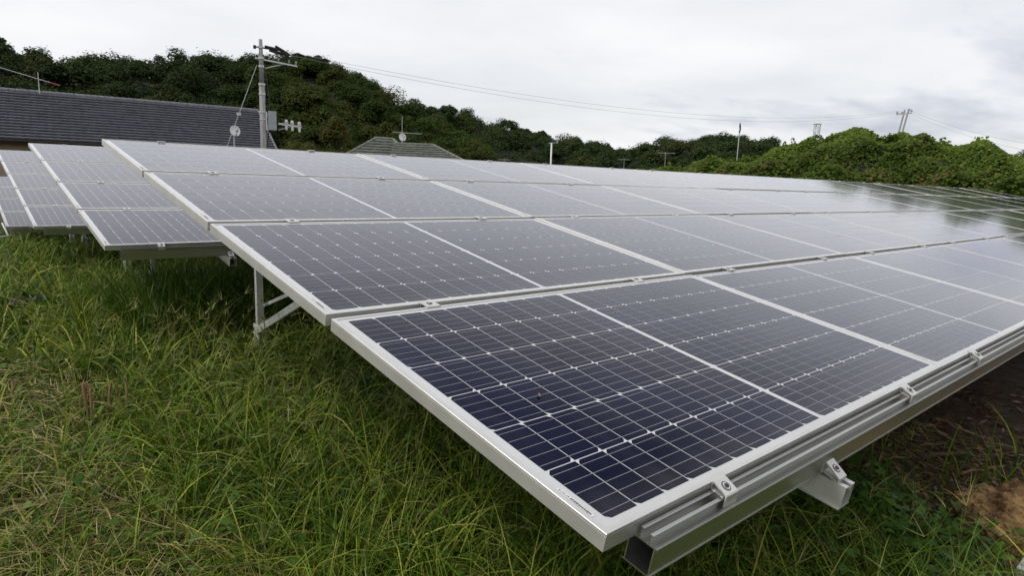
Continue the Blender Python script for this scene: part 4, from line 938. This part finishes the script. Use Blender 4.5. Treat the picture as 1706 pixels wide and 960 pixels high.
def chips():
    Q, dq = scatter(9000, 0.9, 4.5, -1.2, 2.5, ref=3.2); k = rng.random(len(Q)) < soilzone(Q[:, 0], Q[:, 1]); Q = Q[k]; n = len(Q)
    P = np.c_[Q, ground_z(Q[:, 0], Q[:, 1]) + rng.uniform(0.004, 0.02, n)]
    col = np.array([(0.24, 0.14, 0.075), (0.36, 0.24, 0.13), (0.12, 0.07, 0.04), (0.46, 0.34, 0.21), (0.30, 0.12, 0.06)])[rng.choice(5, n, p=[.35, .2, .25, .12, .08])] * rng.uniform(.6, 1.2, (n, 1))
    v, t = cards(P, unit(n) * .45 + [0, 0, 1.0], rng.uniform(.012, .085, n), col, aspect=0.28, fold=.06)
    tag(card_obj('wood_litter', v, t, M['grass']), 'brown chips and leaf litter on the shaded soil', 'litter', kind='stuff')
chips()

# ------------------------------------------------------------------ small things on the ground and on the panels
M['film'] = plain('black_film', (0.02, 0.02, 0.022), rough=0.25)
M['stub'] = plain('cut_reed_stub', (0.33, 0.20, 0.11), rough=0.9, var=0.5, scale=40, stretch=(1, 1, 0.1))
def stubs(px, py, n, label, seed, sc=1.0):
    rr = random.Random(seed); c = at_z(px, py, 0.03); t = empty('cut_stubble', (c[0], c[1], 0)); tag(t, label, 'stubble clump', 'clumps of cut reed stubs')
    for k in range(n):
        x, y = rr.gauss(0, .06 * sc), rr.gauss(0, .06 * sc); h = rr.uniform(.12, .26) * sc; r = rr.uniform(.003, .008)
        a = Vector((x, y, -0.01)); b = a + Vector((rr.gauss(0, .03), rr.gauss(0, .03), h)); mb = MB()
        mb.path([a, a.lerp(b, .5), b, b + Vector((r * .5, 0, r * 1.6))], [r, r * .95, r * .9, r * .2], n=7); 
        for q in range(3): e = b + Vector((rr.gauss(0, .012), rr.gauss(0, .012), rr.uniform(.005, .05))); mb.path([a.lerp(b, .7), b, e], [r * .7, r * .45, .0006], n=5)
        mb.build('stub', M['stub'], t)
stubs(165, 716, 13, 'largest clump of reddish cut stubs in the mown grass', 4, 1.1)
stubs(300, 735, 8, 'smaller clump of cut stubs right of the reddish clump', 9, 0.8)
stubs(20, 690, 5, 'few cut stubs near the left edge of the grass', 15, 0.7)
def clod():
    import bmesh
    from mathutils import noise as mn
    c = at_z(1684, 886, 0.0); bm = bmesh.new(); bmesh.ops.create_icosphere(bm, subdivisions=6, radius=1)
    for v in bm.verts:
        d = 1 + 0.30 * mn.noise(v.co * 1.6) + 0.16 * mn.noise(v.co * 4.5) + 0.11 * mn.noise(v.co * 10) + 0.08 * mn.noise(v.co * 23) + 0.04 * mn.noise(v.co * 50); v.co = Vector((v.co.x * 0.22 * d, v.co.y * 0.17 * d, v.co.z * 0.13 * d))
    me = bpy.data.meshes.new('earth_clod'); bm.to_mesh(me); bm.free(); me.polygons.foreach_set('use_smooth', [True] * len(me.polygons))
    m, t, b = material('tan_subsoil'); noise_col(t, b, (0.17, 0.085, 0.033), (0.62, 0.39, 0.17), 12, detail=8, bump=0.8, bscale=40); b.inputs['Roughness'].default_value = 0.95; me.materials.append(m)
    o = link(bpy.data.objects.new('earth_clod', me)); o.location = (c[0], c[1], 0.03); tag(o, 'tan lump of dug earth on the soil under the front rail', 'earth lump')
    mb = MB(); ph = [(math.cos(a) * math.cos(e), math.sin(a) * math.cos(e), math.sin(e)) for e in (-0.5, 0.6) for a in (0, 1.26, 2.5, 3.77, 5.0)] + [(0, 0, 1)]
    fs = [(k, (k + 1) % 5, 5 + (k + 1) % 5, 5 + k) for k in range(5)] + [(5 + k, 5 + (k + 1) % 5, 10) for k in range(5)]
    for q in range(900):
        a = random.uniform(0, 6.28); d = random.gauss(0.16, 0.16) if q < 500 else random.uniform(0.1, 1.1); x = c[0] + math.cos(a) * d * 1.3; y = c[1] + math.sin(a) * d; r = random.uniform(.002, .008) * (2.0 if random.random() < .1 else 1)
        if y > 0.9 or x < 1.55: continue
        mb.add([(x + p[0] * r * random.uniform(.7, 1.3), y + p[1] * r * random.uniform(.7, 1.3), float(ground_z(x, y)) + 0.004 + p[2] * r * .8) for p in ph], fs)
    tag(mb.build('earth_crumbs', m, fix=False), 'small crumbs of tan earth strewn round the dug lump', 'crumbs', kind='stuff')
clod()
def stick(p, q, r, label, mat, name='fallen_branch', wob=0.02, seed=1):
    rr = random.Random(seed); a = at_z(*p, 0.04); b = at_z(*q, 0.03); P = []
    for k in range(7):
        f = k / 6; P.append(tuple(a + (b - a) * f + np.array([rr.gauss(0, wob), rr.gauss(0, wob), abs(rr.gauss(0, wob * .5))])))
    mb = MB(); mb.path(P, [r * (1.1 - 0.5 * k / 6) for k in range(7)], n=8); o = mb.build(name, M[mat], smooth=True); tag(o, label, 'branch')
M['twig'] = plain('grey_brown_twig', (0.13, 0.09, 0.06), rough=0.9, var=0.3, scale=20)
M['red_stick'] = plain('reddish_stick', (0.26, 0.10, 0.055), rough=0.8, var=0.35, scale=14)
stick((1560, 922), (1704, 945), 0.011, 'reddish stick lying on the soil below the tan earth lump', 'red_stick', seed=2, wob=0.006)
stick((1535, 762), (1625, 755), 0.012, 'dark stick lying in the shade under the front rail', 'twig', seed=5, wob=0.008)
stick((1500, 955), (1590, 948), 0.02, 'pale thick root at the bottom edge right of the grass', 'twig', seed=8, wob=0.008)
for k, (a, b, l) in enumerate((((1585, 800), (1640, 830), 'short twig just above the tan earth lump'), ((1570, 850), (1600, 905), 'thin twig left of the tan earth lump'), ((1640, 700), (1700, 690), 'thin twig in the deep shade behind the earth lump'))):
    stick(a, b, 0.006, l, 'twig', seed=20 + k, wob=0.01)
for k, (a, b, l) in enumerate((((1530, 880), (1585, 935), 'short dry twig standing nearest the reddish stick, on its left'), ((1560, 700), (1650, 735), 'long dry twig in the shade, midway between rail and earth lump'), ((1600, 790), (1700, 775), 'dry twig lying along the upper rim of the earth lump'))):
    stick(a, b, 0.005, l, 'stub', seed=40 + k, wob=0.012)
c = at_z(1697, 938, 0.16); t = empty('steel_channel', (c[0], c[1], 0)); tag(t, 'stub of grey steel channel in the bottom right corner', 'steel channel')
mb = MB(); mb.box(-0.02, 0.07, -0.10, 0.0, 0.145, 0.15); mb.box(-0.02, -0.016, -0.10, 0, -0.02, 0.1449); mb.box(0.066, 0.07, -0.10, 0, -0.02, 0.1449); mb.build('channel', M['steel'], t)
def leaf_on(px, py, s, label):
    d = ray(px, py); n = np.array([0, -math.sin(TILT), math.cos(TILT)]); o = np.array([0, 0, 0.70]); q = CAM + d * (((o - CAM) @ n) / (d @ n))
    mb = MB(); pts = [(-1, 0, .1), (-.5, .35, .25), (.1, .42, .12), (.7, .2, .3), (1, 0, .6), (.6, -.25, .2), (0, -.4, .3), (-.6, -.28, .12), (0, 0, .02)]
    mb.add([(x * s, y * s, z * s) for x, y, z in pts], [(8, 0, 7), (8, 7, 6), (8, 6, 5), (8, 5, 4), (8, 4, 3), (8, 3, 2), (8, 2, 1), (8, 1, 0)])
    ob = mb.build('dry_leaf', M['brown_leaf']); ob.location = tuple(q + n * 0.001); ob.rotation_euler = (TILT, 0, 0.9); tag(ob, label, 'dry leaf')
leaf_on(898, 660, 0.009, 'small curled brown leaf lying on the nearest panel')
c = at_z(52, 500, 0.17); rr = np.random.default_rng(8); vs = []; fs = []
for i in range(9):
    for j in range(7): vs.append((0.034 * (i - 4) + rr.normal() * .010, 0.028 * (j - 3) + rr.normal() * .010, abs(rr.normal()) * 0.035 - 0.02 * ((i - 4) ** 2 + (j - 3) ** 2) / 9))
for i in range(8):
    for j in range(6): fs.append((i * 7 + j, i * 7 + 7 + j, i * 7 + 8 + j, i * 7 + 1 + j))
mb = MB(); mb.add(vs, fs); o = mb.build('plastic_sheet', M['film'], fix=False); o.location = (c[0], c[1], 0.17); tag(o, 'crumpled black plastic sheet lying in the grass at left', 'plastic sheet')
a = at_dist(4, 372, 12.0); b = at_dist(14, 393, 11.8); t = empty('pipe_frame', (b[0], b[1], 0)); tag(t, 'thin white bent pipe standing at the far left grass edge', 'pipe')
mb = MB(); A_ = Vector(a - [b[0], b[1], 0]); B_ = Vector((0, 0, b[2])); mb.path([A_, B_, Vector((-0.2, 0.02, b[2] - .03)), Vector((-0.25, 0.05, 0))], 0.014, n=8); mb.build('pipe', M['white'], t)
